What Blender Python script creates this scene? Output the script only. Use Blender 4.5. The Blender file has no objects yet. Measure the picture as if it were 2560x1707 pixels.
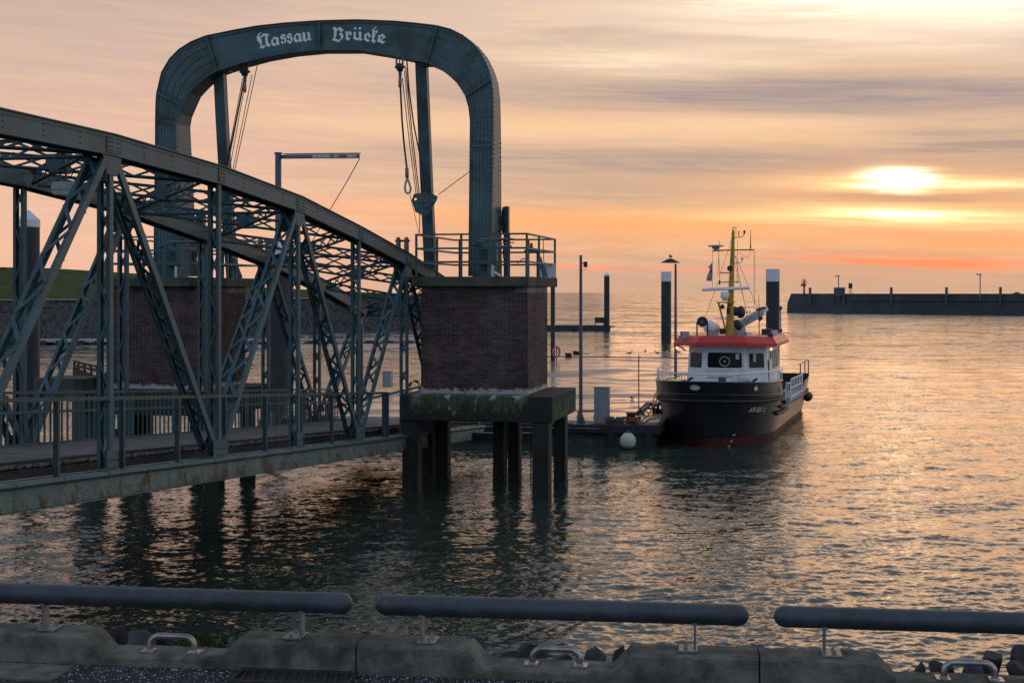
import bpy, bmesh, math, random
import numpy as np
from mathutils import Vector, Matrix
from mathutils.geometry import tessellate_polygon
random.seed(7); np.random.seed(7)
R = math.radians
sc = bpy.context.scene
COL = sc.collection

# ------------------------------------------------------------------ camera, world, sun, exposure
F = 3556.0          # focal length in photo pixels (photo 2560 px wide)
H = 5.24            # eye height above the water
TH = R(12.0); CT, ST = math.cos(TH), math.sin(TH)
cd = bpy.data.cameras.new('camera'); cam = bpy.data.objects.new('camera', cd); COL.objects.link(cam)
cam.location = (0, 0, H); cam.rotation_euler = (R(90), 0, 0)
cd.lens = 50.0; cd.sensor_width = 36.0; cd.shift_y = -122.5/2560; cd.clip_start = .1; cd.clip_end = 40000
cd.dof.use_dof = True; cd.dof.focus_distance = 40.0; cd.dof.aperture_fstop = 16.0
sc.camera = cam
sc.view_settings.view_transform = 'Standard'; sc.view_settings.look = 'None'
sc.view_settings.exposure = 0.0; sc.view_settings.gamma = 1.0; sc.view_settings.use_curve_mapping = False
sc.render.engine = 'CYCLES'
try:
    sc.cycles.use_denoising = True
    sc.cycles.max_bounces = 6; sc.cycles.glossy_bounces = 4; sc.cycles.diffuse_bounces = 3
    sc.cycles.sample_clamp_indirect = 6.0
except Exception: pass

SUN_AZ, SUN_EL = 18.5, 4.6
sd = bpy.data.lights.new("sun", "SUN"); sd.energy = 0.16; sd.angle = R(30.0); sd.color = (1.0, .50, .22)
sun = bpy.data.objects.new('sun', sd); COL.objects.link(sun)
sdir = Vector((math.sin(R(SUN_AZ))*math.cos(R(SUN_EL)), math.cos(R(SUN_AZ))*math.cos(R(SUN_EL)), math.sin(R(SUN_EL))))
sun.rotation_euler = sdir.to_track_quat('Z', 'Y').to_euler()

class E:
    """a shader value with arithmetic"""
    nt = None
    def __init__(s, sock): s.s = sock
    @staticmethod
    def m(op, *a, clamp=False):
        n = E.nt.nodes.new('ShaderNodeMath'); n.operation = op; n.use_clamp = clamp
        for i, v in enumerate(a):
            if isinstance(v, E): E.nt.links.new(v.s, n.inputs[i])
            else: n.inputs[i].default_value = float(v)
        return E(n.outputs[0])
    def __add__(s, o): return E.m('ADD', s, o)
    __radd__ = __add__
    def __sub__(s, o): return E.m('SUBTRACT', s, o)
    def __rsub__(s, o): return E.m('SUBTRACT', o, s)
    def __mul__(s, o): return E.m('MULTIPLY', s, o)
    __rmul__ = __mul__
    def __truediv__(s, o): return E.m('DIVIDE', s, o)
def smooth(v, a, b):
    n = E.nt.nodes.new('ShaderNodeMapRange'); n.interpolation_type = 'SMOOTHSTEP'
    E.nt.links.new(v.s, n.inputs[0]); n.inputs[1].default_value = a; n.inputs[2].default_value = b
    n.inputs[3].default_value = 0; n.inputs[4].default_value = 1
    return E(n.outputs[0])
def mixc(f, a, b, mode='MIX'):
    n = E.nt.nodes.new('ShaderNodeMix'); n.data_type = 'RGBA'; n.blend_type = mode
    for i, v in ((0, f), (6, a), (7, b)):
        if isinstance(v, E): E.nt.links.new(v.s, n.inputs[i])
        elif i == 0: n.inputs[0].default_value = v
        else: n.inputs[i].default_value = (*v, 1)
    return E(n.outputs[2])
def ramp(v, stops, lo, hi):
    n = E.nt.nodes.new('ShaderNodeValToRGB')
    x = (v - lo)/(hi - lo); E.nt.links.new(x.s, n.inputs[0])
    cr = n.color_ramp
    while len(cr.elements) > 1: cr.elements.remove(cr.elements[-1])
    for i, (p, c) in enumerate(stops):
        e = cr.elements[0] if i == 0 else cr.elements.new((p-lo)/(hi-lo))
        e.position = (p-lo)/(hi-lo); e.color = (*c, 1)
    return E(n.outputs[0])
def comb(x, y, z):
    n = E.nt.nodes.new('ShaderNodeCombineXYZ')
    for i, v in enumerate((x, y, z)):
        if isinstance(v, E): E.nt.links.new(v.s, n.inputs[i])
        else: n.inputs[i].default_value = v
    return E(n.outputs[0])
def noise(vec, scale, detail=4, rough=.5, dist=0.0):
    n = E.nt.nodes.new('ShaderNodeTexNoise')
    if vec is not None: E.nt.links.new(vec.s, n.inputs['Vector'])
    n.inputs['Scale'].default_value = scale; n.inputs['Detail'].default_value = detail
    n.inputs['Roughness'].default_value = rough; n.inputs['Distortion'].default_value = dist
    return E(n.outputs[0])

def build_world():
    w = bpy.data.worlds.new('World'); sc.world = w; w.use_nodes = True
    nt = w.node_tree; E.nt = nt
    nt.nodes.clear()
    out = nt.nodes.new('ShaderNodeOutputWorld'); bg = nt.nodes.new('ShaderNodeBackground')
    nt.links.new(bg.outputs[0], out.inputs[0])
    STR = 0.1
    bg.inputs[1].default_value = STR
    tc = nt.nodes.new('ShaderNodeTexCoord'); sp = nt.nodes.new('ShaderNodeSeparateXYZ')
    nt.links.new(tc.outputs['Generated'], sp.inputs[0])
    dx, dy, dz = (E(sp.outputs[i]) for i in range(3))
    D = 180/math.pi
    az = E.m('ARCTAN2', dx, dy)*D
    el = E.m('ARCSINE', dz)*D
    # the thin cloud sheets: direction based noise, strongly stretched along the horizon
    tilt = el + az*0.035
    warpv = comb(az*0.055, tilt*0.30, 0.0)
    w1 = noise(warpv, 1.0, 3, .5)
    w2 = noise(comb(az*0.10+7.0, tilt*0.95, 3.0), 1.0, 6, .55, .4)
    w3 = noise(comb(az*0.20+3.0, tilt*2.6, 9.0), 1.0, 6, .6, .3)
    elw = tilt + (w1-.5)*2.6 + (w2-.5)*1.5
    w4 = noise(comb(az*0.16+11.0, tilt*4.2, 5.0), 1.0, 5, .62, .6)
    w5 = noise(comb(az*0.07+21.0, tilt*1.5, 8.0), 1.0, 5, .6, .8)
    warm = ramp(elw, [(-2, (.66,.42,.29)), (0, (.66,.41,.28)), (1.2, (.70,.41,.26)), (2.1, (.88,.43,.22)), (3.0, (1.0,.48,.21)),
                      (4.0, (.72,.44,.27)), (5.0, (.74,.47,.30)), (6.4, (.98,.60,.33)), (7.6, (.66,.45,.33)),
                      (8.8, (.80,.55,.37)), (10.0, (.86,.61,.46)), (12.5, (.80,.60,.47)), (17, (.52,.46,.44)), (30, (.44,.50,.58)), (60, (.44,.58,.76)), (90, (.42,.56,.75))], -2, 90)
    pink = ramp(el + (w1-.5)*3, [(-2, (.86,.50,.35)), (0, (.86,.49,.34)), (2.0, (.90,.53,.36)), (5, (.84,.53,.39)), (8, (.74,.49,.39)),
                      (12, (.58,.44,.38)), (18, (.42,.40,.42)), (35, (.44,.52,.62)), (90, (.42,.56,.75))], -2, 90)
    cool = ramp(el, [(-2, (.52,.58,.68)), (6, (.54,.62,.74)), (20, (.50,.64,.82)), (50, (.45,.60,.80)), (90, (.42,.56,.75))], -2, 90)
    col = mixc(smooth(az, 6, -15), warm, pink)
    vis = smooth(E.m('ABSOLUTE', az-10.0), 45, 12)*smooth(el, 18, 6)
    streak = smooth(w3, .40, .68)*vis*smooth(el, -.2, 2.0)
    col = mixc(streak*.45, col, (1.0,.66,.40))
    grey = smooth(w2, .50, .70)*smooth(az, -14, 4)*smooth(el, 1.8, 3.5)*smooth(el, 14, 10)
    col = mixc(grey*.50, col, (.50,.37,.29))
    fineg = smooth(w4, .48, .66)*vis*smooth(el, .8, 2.5)
    col = mixc(fineg*.22, col, (.56,.40,.31))
    def blob(a0, e0, sa, se, c, k, wrp=.5, st=.45):
        nonlocal col
        x = (az + (w5-.5)*6.0*wrp - a0)/sa
        y = (tilt + (w3-.5)*1.0*wrp + (w5-.5)*1.3*wrp + (w4-.5)*.5*wrp - (e0 + a0*.035))/se
        g = E.m('EXPONENT', (x*x + y*y)*(-1.0))
        m_ = smooth(w4*.5+w3*.5, .36, .62)*(2*st) + (1-st)
        n = E.nt.nodes.new('ShaderNodeMix'); n.data_type = 'RGBA'; n.blend_type = 'MIX'; n.clamp_factor = True
        E.nt.links.new((g*m_*k).s, n.inputs[0]); E.nt.links.new(col.s, n.inputs[6]); n.inputs[7].default_value = (*c, 1)
        col = E(n.outputs[2])
    blob(1, 6.4, 9, .55, (1.0,.64,.38), .8)
    blob(4, 2.85, 10, .45, (1.05,.47,.20), .9)
    blob(11, 2.95, 5, .25, (1.1,.64,.28), .9)
    blob(11, 6.75, 7, .28, (1.0,.66,.40), .8)
    blob(15.3, 5.95, 1.8, .22, (1.05,.72,.46), .8)
    blob(13, 7.8, 12, .66, (.44,.335,.31), 1.0)
    blob(10, 5.1, 14, .62, (.48,.355,.30), 1.0)
    blob(18, 5.7, 4, .6, (.46,.34,.29), .95)
    blob(5, 4.3, 6, .4, (.60,.41,.29), .6)
    blob(5, 9.2, 5, .5, (1.05,.80,.56), .8)
    blob(17, 11.7, 8, 1.4, (1.4,1.22,.94), 1.5, st=.4)
    blob(14, 10.2, 8, .7, (1.04,.80,.60), .6)
    blob(16, 3.8, 6.5, 1.2, (1.1,.56,.23), .9, st=.3)
    blob(15.4, 3.72, 4.5, .20, (.62,.35,.22), .85, st=.2)
    blob(15.4, 3.0, 4.0, .32, (1.7,1.1,.50), 1.2, wrp=.4)
    blob(18.8, 2.45, 3.5, .20, (1.2,.66,.28), .8)
    blob(15.6, 4.24, 3.6, .26, (1.6,1.0,.48), 1.1, wrp=.5)
    blob(18.2, 4.1, 2.0, .12, (1.5,1.0,.55), 1.0, wrp=.4)
    blob(15.3, 4.42, 1.0, .31, (3.2,2.6,1.6), 1.9, wrp=.6, st=.5)
    blob(15.3, 3.05, 1.5, .14, (2.6,1.9,1.0), 1.4, wrp=.35, st=.2)
    blob(18, 1.95, 3.4, .26, (1.15,.45,.18), 1.0)
    blob(15.8, 1.2, 3.6, .22, (1.15,.33,.14), 1.3)
    blob(3, 1.05, 10, .12, (1.0,.38,.22), .75)
    pale = ramp(el, [(-2, (.86,.66,.52)), (3, (.98,.78,.60)), (12, (1.0,.90,.78)), (28, (.74,.74,.76)), (55, (.45,.60,.79)), (90, (.42,.56,.75))], -2, 90)
    col = mixc(smooth(az, 21, 45), col, pale)
    col = mixc(E.m('MAXIMUM', smooth(az, 70, 125), smooth(az, -32, -85)), col, cool)
    # the clear air above the cloud sheets
    sky = nt.nodes.new('ShaderNodeTexSky'); sky.sky_type = 'NISHITA'; sky.sun_disc = False
    sky.sun_elevation = R(SUN_EL); sky.sun_rotation = R(SUN_AZ); sky.dust_density = 3.0
    cov = smooth(el, 14, 60)*.35
    n = nt.nodes.new('ShaderNodeMix'); n.data_type = 'RGBA'; n.blend_type = 'MULTIPLY'; n.inputs[0].default_value = 1.0
    nt.links.new(col.s, n.inputs[6]); n.inputs[7].default_value = (1/STR, 1/STR, 1/STR, 1); n.clamp_result = False
    fin = mixc(cov, E(n.outputs[2]), E(sky.outputs[0]))
    nt.links.new(fin.s, bg.inputs[0])
build_world()

# ------------------------------------------------------------------ materials
MATS = {}
def mat(name, base, rough=.6, metal=0.0, var=.25, scale=3.0, second=None, sec_amt=.5, sec_scale=1.2, bump=.2, bscale=25, spec=.4, coat=0.0, island=0.0, third=None, th_lo=.62, th_scale=2.0):
    if name in MATS: return MATS[name]
    m = bpy.data.materials.new(name); m.use_nodes = True; nt = m.node_tree; E.nt = nt
    b = nt.nodes['Principled BSDF']
    b.inputs['Roughness'].default_value = rough; b.inputs['Metallic'].default_value = metal
    b.inputs['Specular IOR Level'].default_value = spec; b.inputs['Coat Weight'].default_value = coat
    g = nt.nodes.new('ShaderNodeNewGeometry'); pos = E(g.outputs['Position'])
    n1 = noise(pos, scale, 5, .6)
    lo = tuple(c*(1-var) for c in base); hi = tuple(min(1, c*(1+var)) for c in base)
    col = mixc(smooth(n1, .3, .7), lo, hi)
    if second:
        col = mixc(smooth(noise(pos, sec_scale, 6, .65, .3), .50, .68)*sec_amt, col, second)
    if third:
        col = mixc(smooth(noise(pos, th_scale, 8, .7, .2), th_lo, th_lo+.06), col, third)
    if island:
        oi = nt.nodes.new('ShaderNodeObjectInfo')
        wn = nt.nodes.new('ShaderNodeTexWhiteNoise'); wn.noise_dimensions = '1D'
        nt.links.new((E(g.outputs['Random Per Island'])*13.7 + E(oi.outputs['Random'])*91.3).s, wn.inputs['W'])
        k = 1.0 + (E(wn.outputs['Value'])-.5)*2*island
        col = mixc(1.0, col, E(comb(k, k, k).s), 'MULTIPLY')
    nt.links.new(col.s, b.inputs['Base Color'])
    if bump:
        bn = nt.nodes.new('ShaderNodeBump'); bn.inputs['Strength'].default_value = bump; bn.inputs['Distance'].default_value = .01
        nt.links.new(noise(pos, bscale, 6, .65).s, bn.inputs['Height']); nt.links.new(bn.outputs[0], b.inputs['Normal'])
    rn = .85 + n1*.3
    nt.links.new((rn*rough).s, b.inputs['Roughness'])
    MATS[name] = m
    return m
STEEL = mat('bridge_paint', (.038,.086,.104), .55, 0, .22, 2.5, (.028,.042,.026), .55, .7, .25, 30, .45)
STEEL_D = mat('arch_paint', (.045,.088,.100), .5, 0, .28, 1.6, (.022,.032,.020), .75, 1.1, .35, 26, .45)
def chord_mat():
    """grey-green paint with rust bleeding and algae in vertical runs"""
    m = bpy.data.materials.new('chord_paint_rusty'); m.use_nodes = True; nt = m.node_tree; E.nt = nt
    b = nt.nodes['Principled BSDF']; b.inputs['Roughness'].default_value = .6
    g = nt.nodes.new('ShaderNodeNewGeometry'); pos = E(g.outputs['Position'])
    sp = nt.nodes.new('ShaderNodeSeparateXYZ'); nt.links.new(pos.s, sp.inputs[0])
    x, y, z = (E(sp.outputs[i]) for i in range(3))
    run = comb(x*4.5, y*4.5, z*.9)
    low = z + (y+x*.2)*.0647                      # height on the sloping chord
    col = mixc(smooth(noise(pos, 3, 5), .3, .7), (.078,.125,.125), (.125,.175,.165))
    col = mixc(smooth(noise(run, 1.0, 6, .7), .50, .64)*.7, col, (.07,.075,.025))
    rust = smooth(noise(comb(x*2.6, y*2.6, z*1.4), 1.0, 8, .75, .5) - smooth(low, 3.55, 3.95)*.16, .50, .56)
    col = mixc(rust*.9, col, mixc(smooth(noise(pos, 18, 4), .4, .6), (.03,.018,.013), (.085,.040,.022)))
    nt.links.new(col.s, b.inputs['Base Color'])
    bn = nt.nodes.new('ShaderNodeBump'); bn.inputs['Strength'].default_value = .5; bn.inputs['Distance'].default_value = .008
    nt.links.new((noise(pos, 30, 6, .65)+rust*.6).s, bn.inputs['Height']); nt.links.new(bn.outputs[0], b.inputs['Normal'])
    return m
STEEL_R = chord_mat()
RIVET = mat('rivet_paint', (.022,.036,.04), .55, 0, .2, 3, bump=0)
BRICK = mat('brick', (.062,.031,.029), .85, 0, .45, 1.2, (.034,.028,.034), .5, .6, .35, 60, .3, island=.45)
MORTAR = mat('mortar', (.17,.155,.15), .9, 0, .35, 1.5, (.05,.046,.046), .8, .8, .3, 40, .2)
CONC = mat('weathered_concrete', (.07,.07,.058), .9, 0, .35, 1.4, (.022,.028,.016), .8, 1.0, .6, 18, .25)
CONC_D = mat('wet_concrete_pile', (.016,.018,.017), .65, 0, .4, 2, (.007,.009,.007), .8, 1.5, .6, 16, .4)
WHITEWASH = mat('lime_crust', (.48,.45,.42), .9, 0, .2, 8, bump=.5)
MOSS = mat('moss', (.03,.042,.012), .95, 0, .5, 14, (.05,.07,.015), .6, 5, .8, 80, .1)
KERB = mat('kerb_concrete', (.135,.127,.108), .92, 0, .45, 7, (.038,.04,.03), .75, 2.4, 1.0, 60, .25, third=(.42,.40,.36), th_lo=.665, th_scale=75)
BASALT = mat('basalt', (.042,.040,.042), .85, 0, .45, 5, (.08,.075,.066), .4, 2, .9, 14, .3)
GALV = mat('galvanised', (.15,.165,.185), .45, .5, .25, 7, (.16,.17,.19), .5, 5, .2, 50, .5)
TUBE = mat('barrier_tube_steel', (.040,.048,.062), .5, .2, .3, 9, (.026,.03,.036), .6, 6, .35, 90, .5, third=(.085,.092,.105), th_lo=.63, th_scale=16)
HANDLE = mat('worn_handle_steel', (.33,.30,.29), .33, .85, .3, 14, (.14,.10,.08), .5, 9, .25, 60, .5)
GREY_POLE = mat('grey_pole', (.085,.098,.125), .5, .2, .2, 5, bump=.1)
PILE = mat('dark_pile', (.024,.026,.032), .6, 0, .3, 1.5, (.02,.022,.026), .6, .8, .2, 10, .4)
WHITE = mat('white_paint', (.72,.72,.74), .45, 0, .08, 3, (.50,.48,.45), .3, 4, .1, 30, .5)
WHITE_CAP = mat('pile_white', (.62,.62,.66), .6, 0, .12, 3, (.42,.42,.44), .4, 3, .1, 30)
RED = mat('roof_red', (.55,.030,.025), .4, 0, .12, 3, bump=.08, spec=.5)
RED_D = mat('boottop_red', (.085,.016,.016), .6, 0, .3, 3, bump=.1)
BEACON = mat('beacon_red', (.55,.045,.03), .55, 0, .15, 2, bump=.1)
HULL = mat('hull_black', (.014,.016,.022), .30, 0, .3, 2, (.035,.034,.034), .6, 2.2, .08, 12, .5)
RUBBER = mat('black_rubber', (.02,.02,.021), .6, 0, .3, 6, bump=.2)
YELLOW = mat('mast_yellow', (.38,.25,.025), .5, 0, .25, 4, bump=.1)
GLASS = mat('dark_glass', (.008,.011,.014), .10, 0, .1, 2, bump=0, spec=.28)
BLIND = mat('cream_blind', (.6,.58,.42), .8, 0, .05, 5, bump=0)
GREY_EQ = mat('equipment_grey', (.30,.32,.35), .5, 0, .15, 6, bump=.1)
BLACK_EQ = mat('equipment_black', (.025,.028,.035), .5, 0, .2, 6, bump=.1)
ROPE = mat('wire_rope', (.035,.035,.04), .6, .3, .2, 30, bump=.3, bscale=200)
ORANGE = mat('orange_rope', (.50,.10,.04), .8, 0, .25, 20, bump=.3, bscale=150)
PINK = mat('faded_red_ring', (.45,.13,.14), .7, 0, .2, 10, bump=.1)
YELLOW_T = mat('yellow_tape', (.45,.36,.06), .7, 0, .2, 8, bump=.2)
WOOD = mat('deck_plank', (.11,.096,.104), .75, 0, .3, 7, (.08,.07,.075), .6, 4, .6, 60, .35, island=.3)
WOOD_D = mat('dark_timber', (.034,.03,.032), .8, 0, .35, 6, (.03,.026,.026), .5, 4, .5, 40, .3, island=.3)
LETTER = mat('letter_white', (.78,.76,.74), .7, 0, .06, 12, (.55,.55,.55), .35, 9, .1, 40)
ASPHALT = mat('asphalt', (.030,.031,.035), .9, 0, .3, 20, (.02,.024,.017), .6, 3, .9, 160, .3, third=(.5,.5,.52), th_lo=.66, th_scale=75)
GRASS = mat('dike_grass', (.05,.062,.02), .95, 0, .3, .5, (.06,.075,.026), .5, .25, .6, 6, .1)
WALL = mat('breakwater_concrete', (.050,.056,.064), .85, 0, .22, .15, (.032,.037,.043), .6, .08, .3, 2, .2)
WALL_T = mat('breakwater_post', (.07,.077,.088), .8, 0, .2, .5, bump=.1)
BUOY = mat('cream_buoy', (.50,.50,.40), .55, 0, .15, 6, (.30,.30,.22), .5, 6, .2, 20)
BLUE = mat('blue_cord', (.03,.06,.22), .6, 0, .2, 6, bump=.1)
GULL_M = mat('gull_white', (.55,.55,.56), .8, 0, .1, 20, bump=0)
GULL_D = mat('gull_grey', (.12,.13,.15), .8, 0, .1, 20, bump=0)
BARN = mat('barnacle', (.06,.058,.052), .9, 0, .5, 20, bump=.6)

def lamp_mat():
    m = bpy.data.materials.new('lit_lamp'); m.use_nodes = True
    b = m.node_tree.nodes['Principled BSDF']; b.inputs['Base Color'].default_value = (.8,.5,.2,1)
    b.inputs['Emission Color'].default_value = (1,.55,.18,1); b.inputs['Emission Strength'].default_value = 1.6
    return m
LIT = lamp_mat()

def cap_mat():
    """mossy concrete: lime runs and moss hanging in uneven tongues from the top edge of the face"""
    m = bpy.data.materials.new('mossy_cap_concrete'); m.use_nodes = True; nt = m.node_tree; E.nt = nt
    b = nt.nodes['Principled BSDF']; b.inputs['Roughness'].default_value = .9
    g = nt.nodes.new('ShaderNodeNewGeometry'); pos = E(g.outputs['Position'])
    sp = nt.nodes.new('ShaderNodeSeparateXYZ'); nt.links.new(pos.s, sp.inputs[0])
    x, y, z = (E(sp.outputs[i]) for i in range(3))
    n1 = noise(pos, 2.2, 6, .65)
    col = mixc(smooth(n1, .3, .7), (.009,.011,.010), (.026,.027,.024))
    runs = noise(comb(x*5.0, y*5.0, z*1.0), 1.0, 6, .7, .4)
    depth = (2.62 - z)              # metres below the top edge
    along = smooth(x, -2.7, -2.3)*smooth(x, .45, .1)
    white = smooth(runs - depth*.75, .22, .34)*along
    col = mixc(white*.9, col, (.44,.42,.38))
    mo = noise(comb(x*3.2+4.0, y*3.2, z*1.6), 1.0, 7, .72, .5)
    moss = smooth(mo - E.m('ABSOLUTE', depth-.22)*.42, .34, .42)*along
    col = mixc(moss*.92, col, mixc(smooth(noise(pos, 9, 5), .35, .65), (.012,.02,.008), (.045,.06,.016)))
    gm = noise(comb(x*2, y*2, z*2), 1.3, 5, .6)
    side = smooth(x, 1.05, 1.2)*smooth(gm, .45, .6)*smooth(E.m('ABSOLUTE', depth-.42), .35, .05)
    col = mixc(side*.8, col, (.10,.14,.02))
    nt.links.new(col.s, b.inputs['Base Color'])
    bn = nt.nodes.new('ShaderNodeBump'); bn.inputs['Strength'].default_value = .8; bn.inputs['Distance'].default_value = .02
    nt.links.new((noise(pos, 14, 8, .7) + moss*.5).s, bn.inputs['Height']); nt.links.new(bn.outputs[0], b.inputs['Normal'])
    return m
CAPM = cap_mat()

def brick_mats():
    """brick and mortar with a lime bloom that gathers at the foot of the wall"""
    for m, amt in ((BRICK, .8), (MORTAR, .95)):
        nt = m.node_tree; E.nt = nt; b = nt.nodes['Principled BSDF']
        src = b.inputs['Base Color'].links[0].from_socket
        g = nt.nodes.new('ShaderNodeNewGeometry'); pos = E(g.outputs['Position'])
        sp = nt.nodes.new('ShaderNodeSeparateXYZ'); nt.links.new(pos.s, sp.inputs[0]); z = E(sp.outputs[2])
        k = smooth(noise(pos, 5.5, 6, .7) - (z-2.62)*2.0, .26, .40)
        bl = smooth(noise(pos, .9, 3, .6), .56, .66)*.05
        col = mixc(E.m('MAXIMUM', k*amt, bl), E(src), (.46,.43,.42))
        nt.links.new(col.s, b.inputs['Base Color'])
brick_mats()

def water_mat():
    m = bpy.data.materials.new('harbour_water'); m.use_nodes = True; nt = m.node_tree; E.nt = nt
    b = nt.nodes['Principled BSDF']
    b.inputs['Base Color'].default_value = (.030,.042,.033,1); b.inputs['Roughness'].default_value = .06
    b.inputs['IOR'].default_value = 1.333; b.inputs['Specular IOR Level'].default_value = .5
    g = nt.nodes.new('ShaderNodeNewGeometry'); pos = E(g.outputs['Position'])
    sp = nt.nodes.new('ShaderNodeSeparateXYZ'); nt.links.new(pos.s, sp.inputs[0])
    x, y = E(sp.outputs[0]), E(sp.outputs[1])
    def ncol(vec, scale, detail, rough, dist=0.0):
        n = nt.nodes.new('ShaderNodeTexNoise'); nt.links.new(vec.s, n.inputs['Vector'])
        n.inputs['Scale'].default_value = scale; n.inputs['Detail'].default_value = detail
        n.inputs['Roughness'].default_value = rough; n.inputs['Distortion'].default_value = dist
        q = nt.nodes.new('ShaderNodeSeparateColor'); nt.links.new(n.outputs['Color'], q.inputs[0])
        return E(q.outputs[0])-.5, E(q.outputs[1])-.5
    dist = E.m('POWER', x*x + y*y, .5)
    near = smooth(dist, 90, 25); far = smooth(dist, 40, 300)
    a1, a2 = ncol(comb(x*.8 + y*.2, y*1.5, 0.0), 8.0, 4, .6, .5)
    b1, b2 = ncol(comb(x*.7, y*1.3, 5.0), 1.5, 4, .6, .5)
    c1, c2 = ncol(comb(x*.5, y*1.0, 9.0), .35, 4, .6, .4)
    k1 = .34; 
    pt = noise(comb(x*.05, y*.09, 2.0), 1.0, 4, .6)*1.5 + .25
    d1, d2 = ncol(comb(x*.35, y*1.0, 4.0), .09, 4, .6, .5)
    nx = a1*.55 + b1*(.25+.35*far) + c1*.3*far
    ny = a2*.80 + b2*(.34+1.6*far) + c2*(2.1*far+.12) + d2*1.2*far - far*.075
    gs = nt.nodes.new('ShaderNodeSeparateXYZ'); nt.links.new(g.outputs['Normal'], gs.inputs[0])
    vx = comb(E(gs.outputs[0])+nx*pt, E(gs.outputs[1])+ny*pt, E(gs.outputs[2]))
    nt.links.new((.06 + far*.06).s, b.inputs['Roughness'])
    nm = nt.nodes.new('ShaderNodeVectorMath'); nm.operation = 'NORMALIZE'; nt.links.new(vx.s, nm.inputs[0])
    nt.links.new(nm.outputs[0], b.inputs['Normal'])
    return m
WATER = water_mat()

def wetdeck_mat():
    """a big worn pontoon deck standing in rain water: mirror-like sheets with drier dark islands"""
    m = bpy.data.materials.new('wet_pontoon_deck'); m.use_nodes = True; nt = m.node_tree; E.nt = nt
    b = nt.nodes['Principled BSDF']
    g = nt.nodes.new('ShaderNodeNewGeometry'); pos = E(g.outputs['Position'])
    sp = nt.nodes.new('ShaderNodeSeparateXYZ'); nt.links.new(pos.s, sp.inputs[0])
    x, y = E(sp.outputs[0]), E(sp.outputs[1])
    p = noise(comb(x*.16+y*.03, y*.34, 0.0), 1.0, 5, .6, 1.2)
    wet = smooth(p, .60, .46)
    q = noise(comb(x*1.2, y*9.0, 3.0), 1.0, 4, .6)
    col = mixc(smooth(q, .3, .7), (.10,.09,.095), (.19,.17,.175))
    nt.links.new(col.s, b.inputs['Base Color'])
    nt.links.new((.42 - wet*.26).s, b.inputs['Roughness'])
    b.inputs['IOR'].default_value = 1.36
    bn = nt.nodes.new('ShaderNodeBump'); bn.inputs['Strength'].default_value = .2; bn.inputs['Distance'].default_value = 1.0
    r1 = noise(comb(x*.34+y*.08, y*1.0, 1.0), 1.0, 5, .6, 1.2)
    nt.links.new((r1*.055).s, bn.inputs['Height']); nt.links.new(bn.outputs[0], b.inputs['Normal'])
    return m
WETDECK = wetdeck_mat()

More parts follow.
